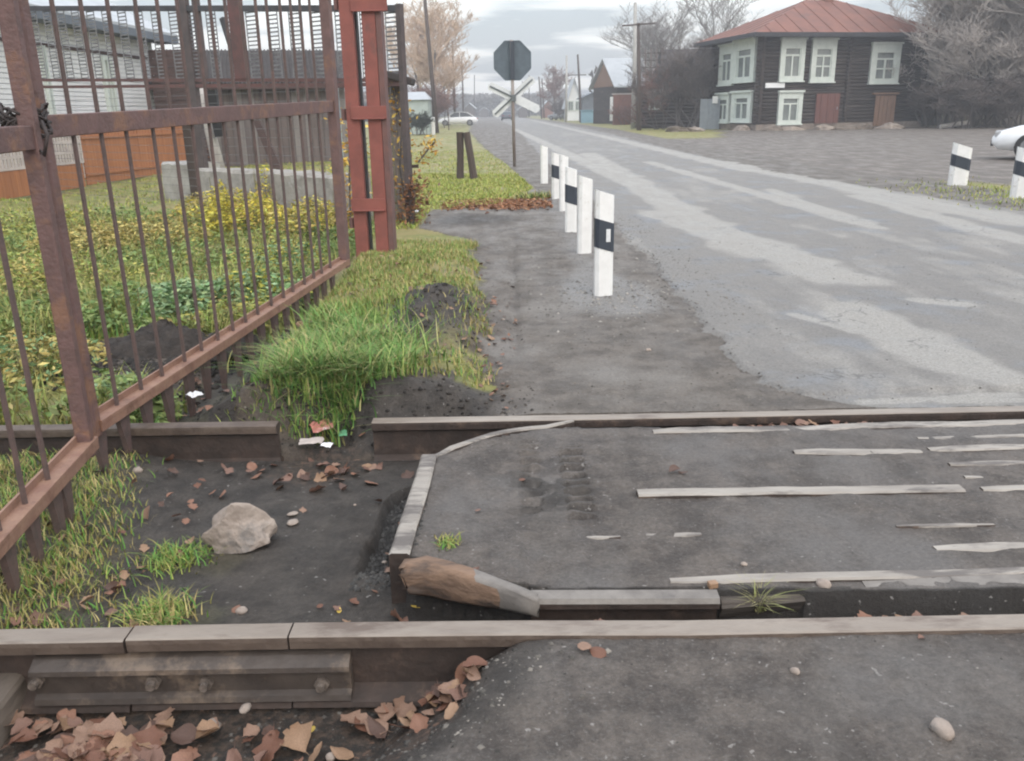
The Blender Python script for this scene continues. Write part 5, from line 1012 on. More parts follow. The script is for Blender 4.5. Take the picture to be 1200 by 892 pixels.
pole('far dark pole of the leaning pair', 631.5, 90, 170, .17, .13, M['wood'], 635)
pole('far pale pole of the leaning pair', 635, 92, 172, .15, .12, M['wood'], 638)
for (px, pt, Yv) in ((556, 88, 220), (612, 95, 240), (620, 88, 210)): pole({556: 'tiny distant pole over the white car roof', 612: 'tiny distant pole right of the sign pole', 620: 'tiny distant pole behind the crossbuck'}[px], px, pt, Yv, .15, .1, M['wood'], px)
q = yp(508, 153, 58); tag(MB().box((q.x, 58, .55), (.22, .2, 1.1)).build('white_stub', M['white'], bevel=.02), 'short white stub beside the tall left pole', 'marker post')
q = yp(526, 150, 70); t = thing('small_sign_post', 'thin grey stake in front of the white car', 'stake', (q.x, 70, 0)); MB().tube([(q.x, 70, 0), (q.x, 70, 1.4)], .04, 6).build('stake', M['wood'], t)

# ---------------------------------------------------------------- cars
def car(lab, loc, rz, paint, group='cars'):
    t = thing('parked_car' if 'parked' in lab else 'car', lab, 'car', loc, group, rz=rz)
    # stations along x (length 4.4): (x, half width at sill, half width at belt, belt z, floor z)
    st = [(-2.18, .70, .66, .62, .42), (-2.08, .80, .76, .80, .28), (-1.7, .86, .82, .93, .22), (-.9, .88, .84, .95, .20), (0, .88, .85, .93, .20), (.9, .88, .84, .90, .20), (1.6, .85, .80, .80, .22), (2.02, .76, .72, .68, .26), (2.18, .60, .56, .55, .40)]
    vs = []; fs = []; n = 8
    for x, a, b, zb_, zf in st:
        zm_ = (zb_ + zf) / 2; vs += [(x, -a * .92, zf), (x, -a, zm_ - .05), (x, -b, zb_ - .06), (x, -b * .86, zb_), (x, b * .86, zb_), (x, b, zb_ - .06), (x, a, zm_ - .05), (x, a * .92, zf)]
    for i in range(len(st) - 1):
        for k in range(n): fs.append((i * n + k, i * n + (k + 1) % n, (i + 1) * n + (k + 1) % n, (i + 1) * n + k))
    fs += [tuple(range(n)), tuple(range(len(vs) - n, len(vs)))]; body = MB().add(vs, fs).build('body', paint, t, smooth=True)
    rf = [(-1.75, .70, .95), (-1.05, .60, 1.36), (-.35, .60, 1.45), (.35, .59, 1.42), (1.15, .70, .93)]
    vs = []; fs = []
    for x, a, z in rf: vs += [(x, -a, z), (x, a, z)]
    vs2 = [(x, s_ * .76, .90) for x, a, z in rf for s_ in (-1, 1)]
    V_ = vs + vs2; nn = len(vs)
    for i in range(4): a = 2 * i; fs += [(a, a + 1, a + 3, a + 2), (a, a + 2, nn + a + 2, nn + a), (a + 1, nn + a + 1, nn + a + 3, a + 3)]
    MB().add(V_, fs).build('cabin', M['carglass'], t, smooth=False)
    mb = MB()
    for i in (1, 2):
        a, b = rf[i], rf[i + 1]; mb.add([(a[0], -a[1] - .01, a[2] + .012), (a[0], a[1] + .01, a[2] + .012), (b[0], b[1] + .01, b[2] + .012), (b[0], -b[1] - .01, b[2] + .012), (a[0], -a[1] - .01, a[2] - .03), (a[0], a[1] + .01, a[2] - .03), (b[0], b[1] + .01, b[2] - .03), (b[0], -b[1] - .01, b[2] - .03)], [(0, 1, 2, 3), (7, 6, 5, 4), (0, 4, 5, 1), (1, 5, 6, 2), (2, 6, 7, 3), (3, 7, 4, 0)])
    mb.build('roof', paint, t)
    for s_ in (-1, 1):
        for i, j in ((0, 1), (3, 4)): a, b = rf[i], rf[j]; MB().beam((a[0], s_ * (a[1] + .01), a[2]), (b[0], s_ * (b[1] + .01), b[2]), .06, .05).build('pillar', paint, t)
        MB().beam((-.25, s_ * .61, 1.42), (-.22, s_ * .78, .92), .05, .05).build('pillar', paint, t)
        MB().box((2.06, s_ * .52, .62), (.14, .30, .13)).build('headlight', M['lamp'], t, bevel=.02); MB().box((-2.12, s_ * .55, .74), (.10, .26, .14)).build('tail_light', M['redlamp'], t, bevel=.02); MB().box((.85, s_ * .90, .98), (.14, .16, .11)).build('mirror', paint, t, bevel=.02)
        for x in (-1.32, 1.36):
            w_ = MB().tube([(x, s_ * .72, .32), (x, s_ * .90, .32)], .32, 20).build('wheel', M['tyre'], t, smooth=False); MB().tube([(x, s_ * .895, .32), (x, s_ * .915, .32)], .20, 14).build('rim', M['rim'], w_)
    MB().box((2.17, 0, .40), (.06, .9, .14)).build('grille', M['cardark'], t)
    return t
q = yp(536.5, 136, 98); car('white hatchback parked side-on at the end of the lawn', (q.x, 98, -.02), R(180), M['carwhite'])
q = yp(594, 136, 150); car('small dark car driving far down the road behind the sign pole', (q.x, 150, 0), R(88), M['cardark'])
q = yp(658, 136, 140); car('pale grey car parked far off by the pale pole', (q.x, 140, 0), R(150), M['cargrey'])
q = gp(1240, 189); car('white car at the right edge, only its nose in view', (q.x + 1.05, q.y + .4, 0), R(150), M['carwhite'])

# ---------------------------------------------------------------- big two-storey log house
HC = Vector((15.3, 54.6, 0)); hu = Vector((11, 2.4, 0)).normalized(); hv = Vector((-hu.y, hu.x, 0)); Wd, Dp = 11.2, 6.4; HR = math.atan2(hu.y, hu.x)
fu = lambda px, py: (onpl(px, py, HC, HC + hu) - HC); fs_ = lambda px, py: (onpl(px, py, HC, HC + hv) - HC)
ZE = onpl(905, 42, HC, HC + hu).z
t = thing('log_house', 'two-storey dark log house with rusty red hip roof across the road', 'house', HC)
RM = Matrix.Rotation(HR, 3, 'Z')
HW = lambda u, v, z: HC + hu * u + hv * v + Vector((0, 0, z))
MB().box(HW(Wd / 2, Dp / 2, ZE / 2), (Wd - .3, Dp - .3, ZE), RM).build('wall_core', M['log'], t)
nl = 24; lh = (ZE - .35) / nl; mf, ms_ = MB(), MB()
for k in range(nl):
    z = .35 + (k + .5) * lh; j = random.uniform(-.015, .015)
    mf.tube([HW(-.25, .02 + j, z), HW(Wd + .25, .02 + j, z)], lh * .54, 8); mf.tube([HW(-.25, Dp - .02, z), HW(Wd + .25, Dp - .02, z)], lh * .54, 6)
    ms_.tube([HW(.02 + j, -.25, z + lh / 2), HW(.02 + j, Dp + .25, z + lh / 2)], lh * .54, 8); ms_.tube([HW(Wd - .02, -.25, z + lh / 2), HW(Wd - .02, Dp + .25, z + lh / 2)], lh * .54, 8)
tag(mf.build('front_logs', M['log'], t, smooth=True), kind='stuff'); tag(ms_.build('side_logs', M['log'], t, smooth=True), kind='stuff')
MB().box(HW(Wd / 2, Dp / 2, .17), (Wd + .3, Dp + .3, .36), RM).build('plinth', M['rubble'], t)
MB().box(HW(6.1, -.08, 3.2), (.28, .3, ZE - .4), RM).build('corner_logs', M['log'], t) if False else None
def hwindow(face, px0, py0, px1, py1, style, deep=.12):
    g = fu if face == 'f' else fs_; a, b = g(px0, py0), g(px1, py1); ax = hu if face == 'f' else hv; nrm = -hv if face == 'f' else -hu; RR = RM if face == 'f' else Matrix.Rotation(HR + math.pi / 2, 3, 'Z')
    s0, s1 = sorted((a.dot(ax), b.dot(ax))); z0, z1 = b.z, a.z; cs_, cz, w_, h_ = (s0 + s1) / 2, (z0 + z1) / 2, s1 - s0, z1 - z0; base = HC + ax * cs_ + nrm * .20 + Vector((0, 0, cz))
    tw = w_ * .17; P_ = lambda ds, dz, dn=0: base + ax * ds + nrm * dn + Vector((0, 0, dz)); mb = MB(); head = h_ * .22 if style != 'low' else h_ * .2
    mb.box(P_(-(w_ - tw) / 2, 0), (tw, .16, h_), RR); mb.box(P_((w_ - tw) / 2, 0), (tw, .16, h_), RR); mb.box(P_(0, h_ / 2 - head / 2), (w_ - 2 * tw, .16, head), RR); mb.box(P_(0, -h_ / 2 + h_ * .06), (w_ - 2 * tw, .16, h_ * .12), RR)
    f_ = mb.build('window', M['frame_w'], t); iw = w_ - 2 * tw; ih = h_ - head - h_ * .12; zc = (-h_ / 2 + h_ * .12 + h_ / 2 - head) / 2
    MB().box(P_(0, h_ / 2 + .05, .06), (w_ + .10, .26, .12), RR).build('cornice', M['frame_w'], f_); MB().box(P_(0, -h_ / 2 - .03, .05), (w_ + .1, .22, .08), RR).build('sill', M['frame_w'], f_)
    MB().box(P_(0, zc, -.05), (iw, .03, ih), RR).build('pane', M['glass'], f_)
    mb = MB(); mb.box(P_(0, zc - (ih * .13 if True else 0), 0), (iw * .09, .06, ih * .74), RR); mb.box(P_(0, zc + ih * .26, .002), (iw, .06, ih * .07), RR)
    if style == 'six': mb.box(P_(0, zc - ih * .12, .004), (iw, .05, ih * .05), RR)
    for s_ in (-1, 1): mb.box(P_(s_ * iw * .47, zc, .001), (iw * .08, .06, ih), RR)
    mb.build('sash', M['frame_w'], f_); return f_
hwindow('f', 914, 46.5, 938.5, 95, 'three'); hwindow('f', 950.5, 47, 974.5, 96, 'six'); hwindow('f', 1020, 52, 1049, 97.5, 'six'); hwindow('f', 911, 108.5, 936, 145, 'low')
hwindow('s', 865, 50, 887, 95, 'three'); hwindow('s', 848, 55, 862, 99, 'three'); hwindow('s', 862, 109, 883, 143, 'low'); hwindow('s', 844, 111, 857, 143.5, 'low')
a, b = fu(955, 110), fu(979, 144); dr = MB().box(HC + hu * ((a.dot(hu) + b.dot(hu)) / 2) - hv * .20 + Vector((0, 0, (a.z + b.z) / 2)), (b.dot(hu) - a.dot(hu), .1, a.z - b.z), RM).build('door', M['door_red'], t)
for k in range(3): MB().box(HC + hu * (a.dot(hu) + (b.dot(hu) - a.dot(hu)) * (.2 + .3 * k)) - hv * .26 + Vector((0, 0, (a.z + b.z) / 2)), (.04, .04, a.z - b.z - .1), RM).build('batten', M['door_red'], dr)
MB().box(HC + hu * (b.dot(hu) - .15) - hv * .27 + Vector((0, 0, (a.z + b.z) / 2)), (.05, .06, .16), RM).build('handle', M['rim'], dr)
a, b = fu(1024, 112), fu(1044, 147); pb = MB()
for k in range(5): w_ = (b.dot(hu) - a.dot(hu)) / 5; MB().box(HC + hu * (a.dot(hu) + w_ * (k + .5)) - hv * (.21 + .01 * (k % 2)) + Vector((0, 0, (a.z + b.z) / 2)), (w_ - .02, .06, a.z - b.z), RM).build('door_board', M['door_or'], t)
a, b = fu(1020, 110), fu(1050, 112.5); MB().box(HC + hu * ((a.dot(hu) + b.dot(hu)) / 2) - hv * .24 + Vector((0, 0, a.z)), (b.dot(hu) - a.dot(hu), .2, .1), RM).build('lintel', M['door_or'], t)
a, b = fu(895, 97.5), fu(917, 103); MB().box(HC + hu * ((a.dot(hu) + b.dot(hu)) / 2) - hv * .22 + Vector((0, 0, (a.z + b.z) / 2)), (b.dot(hu) - a.dot(hu), .05, a.z - b.z), RM).build('street_plaque', M['plaque'], t)
# corner log ends
for u in (0, Wd * .52): 
    mb = MB()
    for k in range(nl): z = .35 + (k + .5) * lh; mb.tube([HW(u, -.28, z + lh * .5), HW(u, .2, z + lh * .5)], lh * .48, 8)
    tag(mb.build('log_ends', M['log'], t), kind='stuff')
# roof
ov = 1.05; ze = ZE + .12; zk = yp(955, -1, 58.5).z; A_, B_, C_, D_ = HW(-ov, -ov, ze), HW(Wd + ov, -ov, ze), HW(Wd + ov, Dp + ov, ze), HW(-ov, Dp + ov, ze); E_, F_ = HW(4.6, Dp / 2, zk), HW(6.6, Dp / 2, zk); dn = Vector((0, 0, .12))
MB().add([A_, B_, C_, D_, E_, F_], [(0, 1, 5, 4), (1, 2, 5), (2, 3, 4, 5), (3, 0, 4), (3, 2, 1, 0)]).build('roof', M['roofred'], t)
mb = MB()
for k in range(1, 13):     # standing seams on the front and side slopes
    u = -ov + (Wd + 2 * ov) * k / 13; tt = min(1, (u + ov) / (4.6 + ov), (Wd + ov - u) / (Wd + ov - 6.6)); p0 = HW(u, -ov, ze + .02); top = HW(u, -ov + (Dp / 2 + ov) * tt, ze + (zk - ze) * tt + .02); mb.beam(p0, top, .04, .03)
for k in range(1, 8):
    v = -ov + (Dp + 2 * ov) * k / 8; tt = min((v + ov), (Dp + ov - v)) / (Dp / 2 + ov); mb.beam(HW(-ov, v, ze + .02), HW(-ov + (4.6 + ov) * tt, v, ze + (zk - ze) * tt + .02), .04, .03)
tag(mb.build('roof_seam', M['roofred'], t), kind='stuff')
mb = MB(); I_ = Vector((0, 0, -.16))
for a, b in ((A_, B_), (B_, C_), (C_, D_), (D_, A_)): mb.beam(a + I_ * .8, b + I_ * .8, .08, .24)
mb.box(HW(Wd / 2, Dp / 2, ze - .12), (Wd + 2 * ov - .1, Dp + 2 * ov - .1, .06), RM); mb.build('eaves', M['fascia'], t)
MB().box(HW(6.0, Dp / 2, zk + .1), (.6, .6, .8), RM).build('chimney', M['brick'], t)
# rubble and debris heaps at its foot
for i, (px, py, sx) in enumerate([(905, 152, .7), (925, 152.5, .9), (965, 152, .8), (1000, 151, 1.0), (1040, 152, .9), (870, 152, .6), (798, 152, 1.1), (815, 151, .7)]):
    q = yp(px, py, 53.2 if px > 880 else 55); me = rock_mesh(sx, .5, .34, 60 + i, 3, .9, .2); o = link('debris_heap', me, M['rubble' if i % 3 else 'sleeper']); o.location = (q.x, q.y, .0)
    tag(o, ['low pale rubble heap under the house corner', 'rubble heap below the mint ground-floor window', 'brown debris heap before the red door', 'brown debris strip right of the red door', 'brown debris heap before the raw board patch', 'pale stones at the left corner of the log house', 'brown earth and brushwood heap by the roadside grass', 'low brown heap before the blue grey metal fence'][i], 'rubble', 'rubble heaps before the log house')
q = yp(1120, 146, 52); tag(MB().tube([(q.x - .9, 52, .1), (q.x + .9, 52.2, .32)], .12, 8).build('pale_log', M['whitepole']), 'pale log lying in front of the right trees', 'log')

# ---------------------------------------------------------------- farther buildings on the right
def gable_house(lab, px0, px1, Yv, zpy_e, zpy_r, wallm, roofm, depth=6, gable='left', ridge_px=None, name='village_house', grp=None):
    a, b = yp(px0, 140, Yv), yp(px1, 140, Yv); ze_, zr_ = yp((px0 + px1) / 2, zpy_e, Yv).z, yp((px0 + px1) / 2, zpy_r, Yv).z; t_ = thing(name, lab, 'house', ((a.x + b.x) / 2, Yv, 0), grp); w_ = b.x - a.x; cx = (a.x + b.x) / 2
    mb = MB(); mb.add([(a.x, Yv, 0), (b.x, Yv, 0), (b.x, Yv, ze_), (cx, Yv, zr_), (a.x, Yv, ze_), (a.x, Yv + depth, 0), (b.x, Yv + depth, 0), (b.x, Yv + depth, ze_), (cx, Yv + depth, zr_), (a.x, Yv + depth, ze_)],
        [(0, 1, 2, 3, 4), (9, 8, 7, 6, 5), (0, 5, 6, 1), (1, 6, 7, 2), (0, 4, 9, 5)]); mb.build('wall', wallm, t_)
    for s_ in (-1, 1):
        ex = cx + s_ * (w_ / 2 + .35); zz_ = ze_ - .35 * (zr_ - ze_) / (w_ / 2); mb = MB(); mb.add([(cx, Yv - .4, zr_ + .08), (ex, Yv - .4, zz_ + .08), (ex, Yv + depth + .4, zz_ + .08), (cx, Yv + depth + .4, zr_ + .08), (cx, Yv - .4, zr_ - .06), (ex, Yv - .4, zz_ - .06), (ex, Yv + depth + .4, zz_ - .06), (cx, Yv + depth + .4, zr_ - .06)], [(0, 1, 2, 3), (7, 6, 5, 4), (0, 4, 5, 1), (1, 5, 6, 2), (2, 6, 7, 3), (3, 7, 4, 0)]); mb.build('roof', roofm, t_)
    return t_, a, b, ze_, zr_
def win(par, x, Yv, z, w_, h_):
    mb = MB()
    for dx, dz, ww, hh_ in ((-w_ / 2, 0, .12, h_ + .12), (w_ / 2, 0, .12, h_ + .12), (0, h_ / 2, w_ - .1, .14), (0, -h_ / 2, w_ - .1, .12), (0, 0, .06, h_ - .1)): mb.box((x + dx, Yv - .06, z + dz), (ww, .1, hh_))
    f_ = mb.build('window', M['frame_w'], par); MB().box((x, Yv - .02, z), (w_ - .05, .03, h_ - .05)).build('pane', M['glass'], f_)
# grey roofed house: roof slope faces the road side, gable to the left
Yg = 88; a = yp(701, 143, Yg); t = thing('village_house', 'small dark house with grey sheet roof and steep left gable', 'house', (yp(725, 143, Yg).x, Yg, 0), 'village houses beyond the T-shaped pole')
xA, xM, xB = yp(702, 140, Yg).x, yp(722, 140, Yg).x, yp(752, 140, Yg).x; zE1, zR1 = yp(720, 101, Yg).z, yp(720, 69, Yg).z
MB().add([(xA, Yg + 6, 0), (xM, Yg, 0), (xB, Yg, 0), (xB, Yg + 6, 0), (xA, Yg + 6, zE1), (xM, Yg, zE1), (xB, Yg, zE1), (xB, Yg + 6, zE1), ((xA + xM) / 2, Yg + 3, zR1)], [(0, 1, 5, 4), (1, 2, 6, 5), (2, 3, 7, 6), (0, 4, 7, 3), (5, 8, 4), (0, 3, 2, 1)]).build('wall', M['log'], t)
rx_ = xB + .3
MB().add([(xM - .3, Yg - .5, zE1 - .15), (rx_, Yg - .5, zE1 - .15), (rx_, Yg + 3, zR1 + .1), ((xA + xM) / 2 - .3, Yg + 3, zR1 + .1), (xM - .3, Yg - .5, zE1 - .03), (rx_, Yg - .5, zE1 - .03), (rx_, Yg + 3, zR1 + .22), ((xA + xM) / 2 - .3, Yg + 3, zR1 + .22)], [(3, 2, 1, 0), (4, 5, 6, 7), (0, 1, 5, 4), (1, 2, 6, 5), (2, 3, 7, 6), (3, 0, 4, 7)]).build('roof', M['roofgrey'], t)
MB().add([((xA + xM) / 2 - .3, Yg + 3, zR1 + .1), (rx_, Yg + 3, zR1 + .1), (rx_ , Yg + 6.6, zE1 - .15), (xA - .5, Yg + 6.6, zE1 - .15), ((xA + xM) / 2 - .3, Yg + 3, zR1 + .22), (rx_, Yg + 3, zR1 + .22), (rx_, Yg + 6.6, zE1 - .03), (xA - .5, Yg + 6.6, zE1 - .03)], [(3, 2, 1, 0), (4, 5, 6, 7), (0, 1, 5, 4), (1, 2, 6, 5), (2, 3, 7, 6), (3, 0, 4, 7)]).build('roof', M['roofgrey'], t)
MB().add([(xM - .05, Yg - .06, zE1), (xA - .05, Yg + 5.9, zE1), ((xA + xM) / 2 - .06, Yg + 2.9, zR1), (xM + .05, Yg + .06, zE1), (xA + .05, Yg + 6, zE1), ((xA + xM) / 2 + .06, Yg + 3.05, zR1)], [(0, 1, 2), (5, 4, 3), (0, 3, 4, 1), (1, 4, 5, 2), (2, 5, 3, 0)]).build('gable_board', M['door_or'], t)
x0, x1 = yp(718, 140, 84).x, yp(741, 140, 84).x; t = thing('brick_wall', 'red brick wall and gate before the grey roofed house', 'wall', ((x0 + x1) / 2, 84, 0)); z = yp(730, 111, 84).z
MB().box(((x0 + x1) / 2, 84, z / 2), (x1 - x0, .4, z)).build('wall', M['brick'], t); MB().box(((x0 + x1) / 2, 84, z + .06), (x1 - x0 + .2, .55, .12)).build('coping', M['lattice'], t); MB().box((x0 - .15, 83.9, z / 2 + .1), (.25, .3, z * .8)).build('gate_post', M['white'], t)
x0, x1 = yp(681, 140, 100).x, yp(695, 140, 100).x; z = yp(688, 130, 100).z; t = thing('blue_kiosk', 'pale blue metal box beside the low crossarm pole', 'kiosk', ((x0 + x1) / 2, 100, 0)); MB().box(((x0 + x1) / 2, 100, z / 2), (x1 - x0, 1.4, z)).build('body', M['bluebox'], t, bevel=.03); MB().box(((x0 + x1) / 2, 100, z + .05), (x1 - x0 + .15, 1.6, .1)).build('lid', M['bluebox'], t)
x0, x1 = yp(696, 140, 95).x, yp(717, 140, 95).x; t = thing('picket_fence', 'low brownish picket fence between blue box and brick wall', 'fence', ((x0 + x1) / 2, 95, 0))
for k in range(16): x = x0 + (x1 - x0) * (k + .5) / 16; MB().box((x, 95, .6), ((x1 - x0) / 16 - .03, .04, 1.2)).build('picket', M['board'], t)
t, a, b, z0, z1 = gable_house('slate dark shed behind the blue box', 683, 706, 112, 114, 109, M['slate'], M['slate'], 6, name='dark_shed')
t, a, b, z0, z1 = gable_house('white gabled house far off by the pale pole', 665, 681, 125, 118, 92, M['siding'], M['roofgrey'], 7); win(t, (a.x + b.x) / 2 - .5, 125, 2.0, .7, 1.2); win(t, (a.x + b.x) / 2 + .5, 125, 2.0, .7, 1.2)
# dark house with bare rafters
Yd = 66; x0, x1 = yp(753, 140, Yd).x, yp(846, 140, Yd).x; ze2, zr2 = yp(800, 100, Yd).z, yp(800, 55, Yd).z; t = thing('village_house', 'dark derelict log house with bare rafters behind the brush', 'house', ((x0 + x1) / 2, Yd, 0), 'village houses beyond the T-shaped pole')
MB().box(((x0 + x1) / 2, Yd + 2.5, ze2 / 2), (x1 - x0, 4.7, ze2)).build('wall', M['log'], t)
mb = MB(); z = .15
while z < ze2: mb.tube([(x0 - .2, Yd + .08, z), (x1 + .2, Yd + .08, z)], .135, 6); z += .25
tag(mb.build('log_course', M['log'], t), kind='stuff'); win(t, yp(767, 117, Yd).x, Yd - .05, yp(767, 117, Yd).z, .75, 1.3)
MB().add([(x0 + 1.2, Yd - .4, ze2), (x1 + .4, Yd - .4, ze2), (x1 + .1, Yd + 2.5, zr2), (x0 + 1.6, Yd + 2.5, zr2), (x0 + 1.2, Yd + 5.4, ze2), (x1 + .4, Yd + 5.4, ze2)], [(0, 1, 2, 3), (3, 2, 5, 4), (0, 3, 4), (1, 5, 2), (0, 4, 5, 1)]).build('roof', M['roofdark'], t)
for k in range(4): x = x0 + .1 + .42 * k; MB().beam((x, Yd - .3, ze2 - .1), (x + .35, Yd + 2.5, zr2 + .05), .1, .12).build('rafter', M['wood'], t)
for k in range(5): zz_ = ze2 + (zr2 - ze2) * (.1 + .2 * k); yy = Yd - .3 + 2.8 * (.1 + .2 * k); MB().beam((x0 - .1 + .07 * k, yy - .08, zz_), (x0 + 1.9, yy - .08, zz_), .1, .05).build('lath', M['wood'], t)
x0, x1 = yp(820, 140, 59).x, yp(843, 140, 59).x; zt = yp(832, 116, 59).z; t = thing('metal_fence', 'blue grey corrugated metal fence at the left side of the log house', 'fence', ((x0 + x1) / 2, 59, 0))
for k in range(8): x = x0 + (x1 - x0) * (k + .5) / 8; MB().box((x, 59 + .03 * (k % 2), zt / 2), ((x1 - x0) / 8, .03, zt)).build('sheet', M['bluegrey'], t)
MB().box((yp(838, 117, 58.9).x, 58.9, yp(838, 117, 58.9).z), (.35, .04, .45)).build('notice', M['white'], t)
x0, x1 = yp(1066, 140, 60).x, yp(1110, 140, 60).x; t = thing('board_fence', 'dull grey green board fence at the right side of the log house', 'fence', ((x0 + x1) / 2, 60, 0)); m_ = mat('grey_green_boards', (.12, .13, .115), .85, (.07, .08, .07), 3, bump=.2)
for k in range(16): x = x0 + (x1 - x0) * (k + .5) / 16; MB().box((x, 60 + .02 * (k % 2), .95), ((x1 - x0) / 16 - .02, .04, 1.9)).build('board', m_, t)
x0, x1 = yp(1110, 140, 57).x, yp(1230, 140, 57).x; t = thing('long_fence', 'dark low fence under the tangled trees at right', 'fence', ((x0 + x1) / 2, 57, 0))
for k in range(40): x = x0 + (x1 - x0) * (k + .5) / 40; MB().box((x, 57, .7), ((x1 - x0) / 40 - .03, .04, 1.4 + .1 * (k % 3))).build('board', M['board'], t)
# hut at the left of the lawn
x0, x1 = yp(470, 140, 60).x, yp(502, 140, 60).x; zt = yp(490, 117, 60).z; zr_ = yp(490, 107, 60).z; t = thing('green_hut', 'pale green hut with light roof left of the tall pole', 'hut', ((x0 + x1) / 2, 60, 0))
MB().box(((x0 + x1) / 2, 61.5, zt / 2), (x1 - x0, 3, zt)).build('wall', M['hutgreen'], t)
MB().add([(x0 - .2, 59.8, zt), (x1 + .15, 59.8, zt), (x1 - .3, 61.5, zr_), (x0, 61.5, zr_), (x0 - .2, 63.2, zt), (x1 + .15, 63.2, zt)], [(0, 1, 2, 3), (3, 2, 5, 4), (0, 3, 4), (1, 5, 2), (0, 4, 5, 1)]).build('roof', M['roofgrey'], t)
# far roofs by the vanishing point
for i, (px0, px1, Yv, pe, pr, wm) in enumerate([(545, 556, 200, 126, 121, 'board'), (608, 618, 210, 128, 124, 'board'), (636, 648, 190, 125, 118, 'brick'), (563, 572, 260, 129, 126, 'board')]):
    gable_house(['tiny weathered house at the left of the road end', 'tiny dull house at the right of the road end', 'tiny brick house before the reddish conifer', 'tiny low house at the very end of the road'][i], px0, px1, Yv, pe, pr, M[wm], M['roofgrey'], 8, grp='tiny far houses at the road end')

# ---------------------------------------------------------------- trees
def tree(lab, px, Yv, H_, W_, m, seed, levels=4, kids=(7, 6, 6, 5), r0=.16, name='bare_tree', grp='bare trees and shrubs', trunk_frac=.28, up=.35, tw=.016, multi=1, px_off=0):
    rn = random.Random(seed); bx = yp(px, 140, Yv).x; t = thing(name, lab, 'tree' if 'tree' in name or 'conifer' in name else 'shrub', (bx, Yv, 0), grp); tr_, cr = MB(), MB()
    segs = []
    def grow(p, d, ln, r, lv):
        n = 3 if lv < 2 else 2; pts = [p]; q = p; dd = d.copy()
        for i in range(n):
            dd = (dd + Vector((rn.gauss(0, .16), rn.gauss(0, .16), rn.gauss(.05, .10)))).normalized(); q = q + dd * (ln / n); pts.append(q)
        rr = [max(r * (1 - .55 * i / n), tw * .7) for i in range(n + 1)]; (tr_ if lv < 1 else cr).tube(pts, rr, 6 if lv < 1 else (4 if lv < 2 else 3), False)
        if lv >= levels: return
        for k in range(kids[lv]):
            f = rn.uniform(.35 if lv == 0 else .2, 1.0); i = min(int(f * n), n - 1); bp = pts[i].lerp(pts[i + 1], f * n - i); a = rn.random() * 6.283; sp = rn.uniform(.45, 1.0)
            side = Vector((math.cos(a) * W_ / H_ * 1.5, math.sin(a) * W_ / H_ * 1.5, 0)); nd = (dd * (1 - sp * .6) + side * sp + Vector((0, 0, up * rn.random()))).normalized(); grow(bp, nd, ln * rn.uniform(.42, .68), max(r * .45, tw), lv + 1)
    for k in range(multi):
        d0 = Vector((rn.gauss(0, .06), rn.gauss(0, .06), 1)) if multi == 1 else Vector((rn.gauss(0, .45), rn.gauss(0, .45), 1)); grow(Vector((bx + (rn.gauss(0, W_ * .16) if multi > 1 else 0), Yv + (rn.gauss(0, .5) if multi > 1 else 0), -.1)), d0.normalized(), H_ * .62, r0, 0)
    tr_.build('trunk', M['bark'], t, smooth=True, fix=False); tag(cr.build('crown', m, t, fix=False), kind='stuff'); return t
G_ = M['twig_ash']; G2 = M['twig_grey']; Dk = M['twig_dark']; Pk = M['twig_pink']; Rd = M['twig_red']
tree('tall pinkish bare tree behind the green hut', 505, 92, 12.2, 6.5, Pk, 1, 5, (8, 6, 5, 5, 4), .2, tw=.02)
tree('second pinkish bare tree half hidden by the timber corner', 488, 95, 11.5, 6.5, Pk, 2, 5, (8, 6, 5, 5, 4), .2, tw=.02)
tree('smaller pinkish tree at the right of the tall pole', 527, 104, 9.5, 5.0, Pk, 3, 5, (8, 6, 5, 5, 3), .16, tw=.02)
tree('rusty red shrub at the foot of the tall left pole', 515, 86, 4.2, 3.6, Rd, 4, 3, (6, 6, 6, 4), .05, 'bare_shrub', multi=6, tw=.016)
tree('rusty low shrub left of the tall pole', 500, 84, 4.6, 3.6, Rd, 5, 3, (6, 6, 6, 4), .05, 'bare_shrub', multi=6, tw=.016)
tree('dark rounded shrub before the green hut', 492, 57.5, 1.6, 1.2, M['needle'], 6, 3, (6, 6, 6, 4), .03, 'dark_shrub', multi=9, tw=.014)
tree('reddish conifer-like tree right of the far road', 651, 150, 8.2, 5.0, Rd, 7, 4, (12, 6, 5, 4), .16, 'reddish_tree', tw=.03)
tree('dark bush under the reddish far tree', 656, 138, 3.5, 3.5, Dk, 8, 3, (6, 6, 6, 4), .05, 'dark_shrub', multi=6, tw=.025)
tree('tall grey bare tree left behind the log house', 792, 76, 10.5, 6.5, G_, 10, 4, (9, 7, 7, 7), .17, tw=.010)
tree('tall grey bare tree rising just left of the log house roof', 828, 80, 11.2, 6.5, G_, 11, 4, (9, 7, 7, 7), .17, tw=.010)
tree('slender grey bare tree beside the pale pole', 768, 82, 8.5, 5, G_, 12, 4, (8, 7, 7, 6), .14, tw=.010)
tree('dark thicket in front of the derelict house', 800, 61, 5.6, 4.0, Dk, 13, 4, (6, 5, 5, 5), .06, 'dark_shrub', multi=6, tw=.010)
tree('dark thicket touching the metal fence', 822, 60, 5.8, 3.6, Dk, 14, 4, (6, 5, 5, 5), .06, 'dark_shrub', multi=6, tw=.010)
tree('thin brown brush right of the T-shaped pole', 776, 62, 4.2, 3.2, Rd, 15, 4, (6, 5, 4, 4), .04, 'bare_shrub', multi=5, tw=.009)
tree('reddish ivy-like bush at the brick wall', 735, 83, 2.6, 2.6, Rd, 16, 3, (6, 6, 6, 4), .04, 'bare_shrub', multi=6, tw=.016)
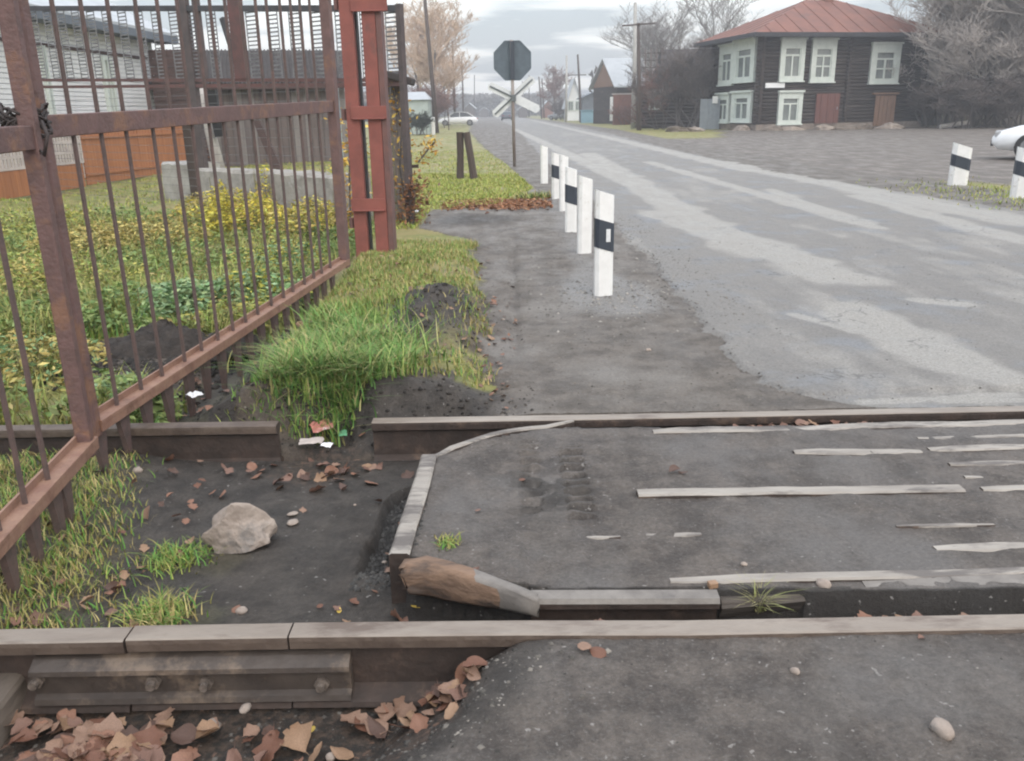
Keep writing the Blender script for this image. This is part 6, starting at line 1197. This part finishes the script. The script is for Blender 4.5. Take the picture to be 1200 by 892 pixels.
for i, (px, Yv, H_, W_, m_) in enumerate([(1108, 58, 9.0, 6.2, G2), (1142, 54, 10.5, 7.5, G2), (1180, 56, 11.5, 8, G2), (1225, 52, 11, 8, G2)]):
    tree(['grey bare tree just right of the log house', 'big tangled grey tree behind the banded marker post', 'tallest tangled grey tree near the right edge', 'grey tree cut by the right edge'][i], px, Yv, H_ * 1.25, W_ * 1.3, m_, 30 + i, 4, (13, 9, 8, 7), .17, tw=.017)
for i, (px, Yv, H_, W_, m_) in enumerate([(1092, 59, 7.0, 4.5, M['twig_ash']), (1125, 55, 7.6, 5, G2), (1160, 57, 8.0, 5, M['twig_ash']), (1195, 54, 8.2, 5, G2)]):
    tree(['grey many-stemmed tree touching the log house wall', 'pale many-stemmed tree above the pale log', 'grey many-stemmed tree in the middle of the right thicket', 'pale many-stemmed tree behind the white car'][i], px, Yv, H_, W_, m_, 70 + i, 4, (8, 7, 6, 6), .08, multi=6, tw=.014)
for i, (px, Yv, H_, W_, m_) in enumerate([(1085, 57, 3.0, 3, Dk), (1125, 52, 3.2, 4, Dk), (1165, 53, 3.4, 4, Dk), (1205, 51, 3.4, 4, Dk)]):
    tree(['dark brush at the right corner of the log house', 'dark undergrowth behind the pale log', 'dark undergrowth left of the white car', 'dark undergrowth behind the white car'][i], px, Yv, H_, W_, m_, 50 + i, 4, (7, 6, 5, 5), .06, 'dark_shrub', multi=7, tw=.012)
# far tree line
def far_wood(name, lab, x0, x1, Yv, h, n, m):
    P_ = np.stack([x0 + (x1 - x0) * RNG.random(n), Yv + 12 * RNG.random(n), np.zeros(n)], -1); hh_ = h * (.4 + .8 * fbm(P_[:, 0] * .12, P_[:, 0] * 0 + 3)); P_[:, 2] = hh_ * RNG.random(n) ** .8
    tag(cards(name, P_, 1.1, palette(n, [m], jit=.3), None, 1.2), lab, 'trees', kind='stuff')
far_wood('far_wood', 'hazy grey tree line at the end of the road', -120, 140, 270, 7.5, 60000, (.20, .18, .17))
far_wood('far_wood', 'greyish brown trees behind the left lawn', -75, -14, 175, 6.5, 22000, (.24, .19, .17))
far_wood('far_wood', 'dull tree line behind the log house', 12, 130, 120, 7, 12000, (.17, .15, .14))

# ---------------------------------------------------------------- air
HAZE = 0.0022
mb = MB(); mb.box((0, 140, 12), (640, 400, 28)); hzb = mb.build('haze', None); tag(hzb, kind='stuff')
m = bpy.data.materials.new('haze_air'); m.use_nodes = True; m.node_tree.nodes.clear(); o_ = m.node_tree.nodes.new('ShaderNodeOutputMaterial'); v_ = m.node_tree.nodes.new('ShaderNodeVolumePrincipled')
v_.inputs['Color'].default_value = (.93, .95, 1, 1); v_.inputs['Density'].default_value = HAZE; v_.inputs['Anisotropy'].default_value = .2; m.node_tree.links.new(v_.outputs[0], o_.inputs['Volume']); hzb.data.materials.append(m)
for o in bpy.data.objects:
    if '_rz' in o: del o['_rz']
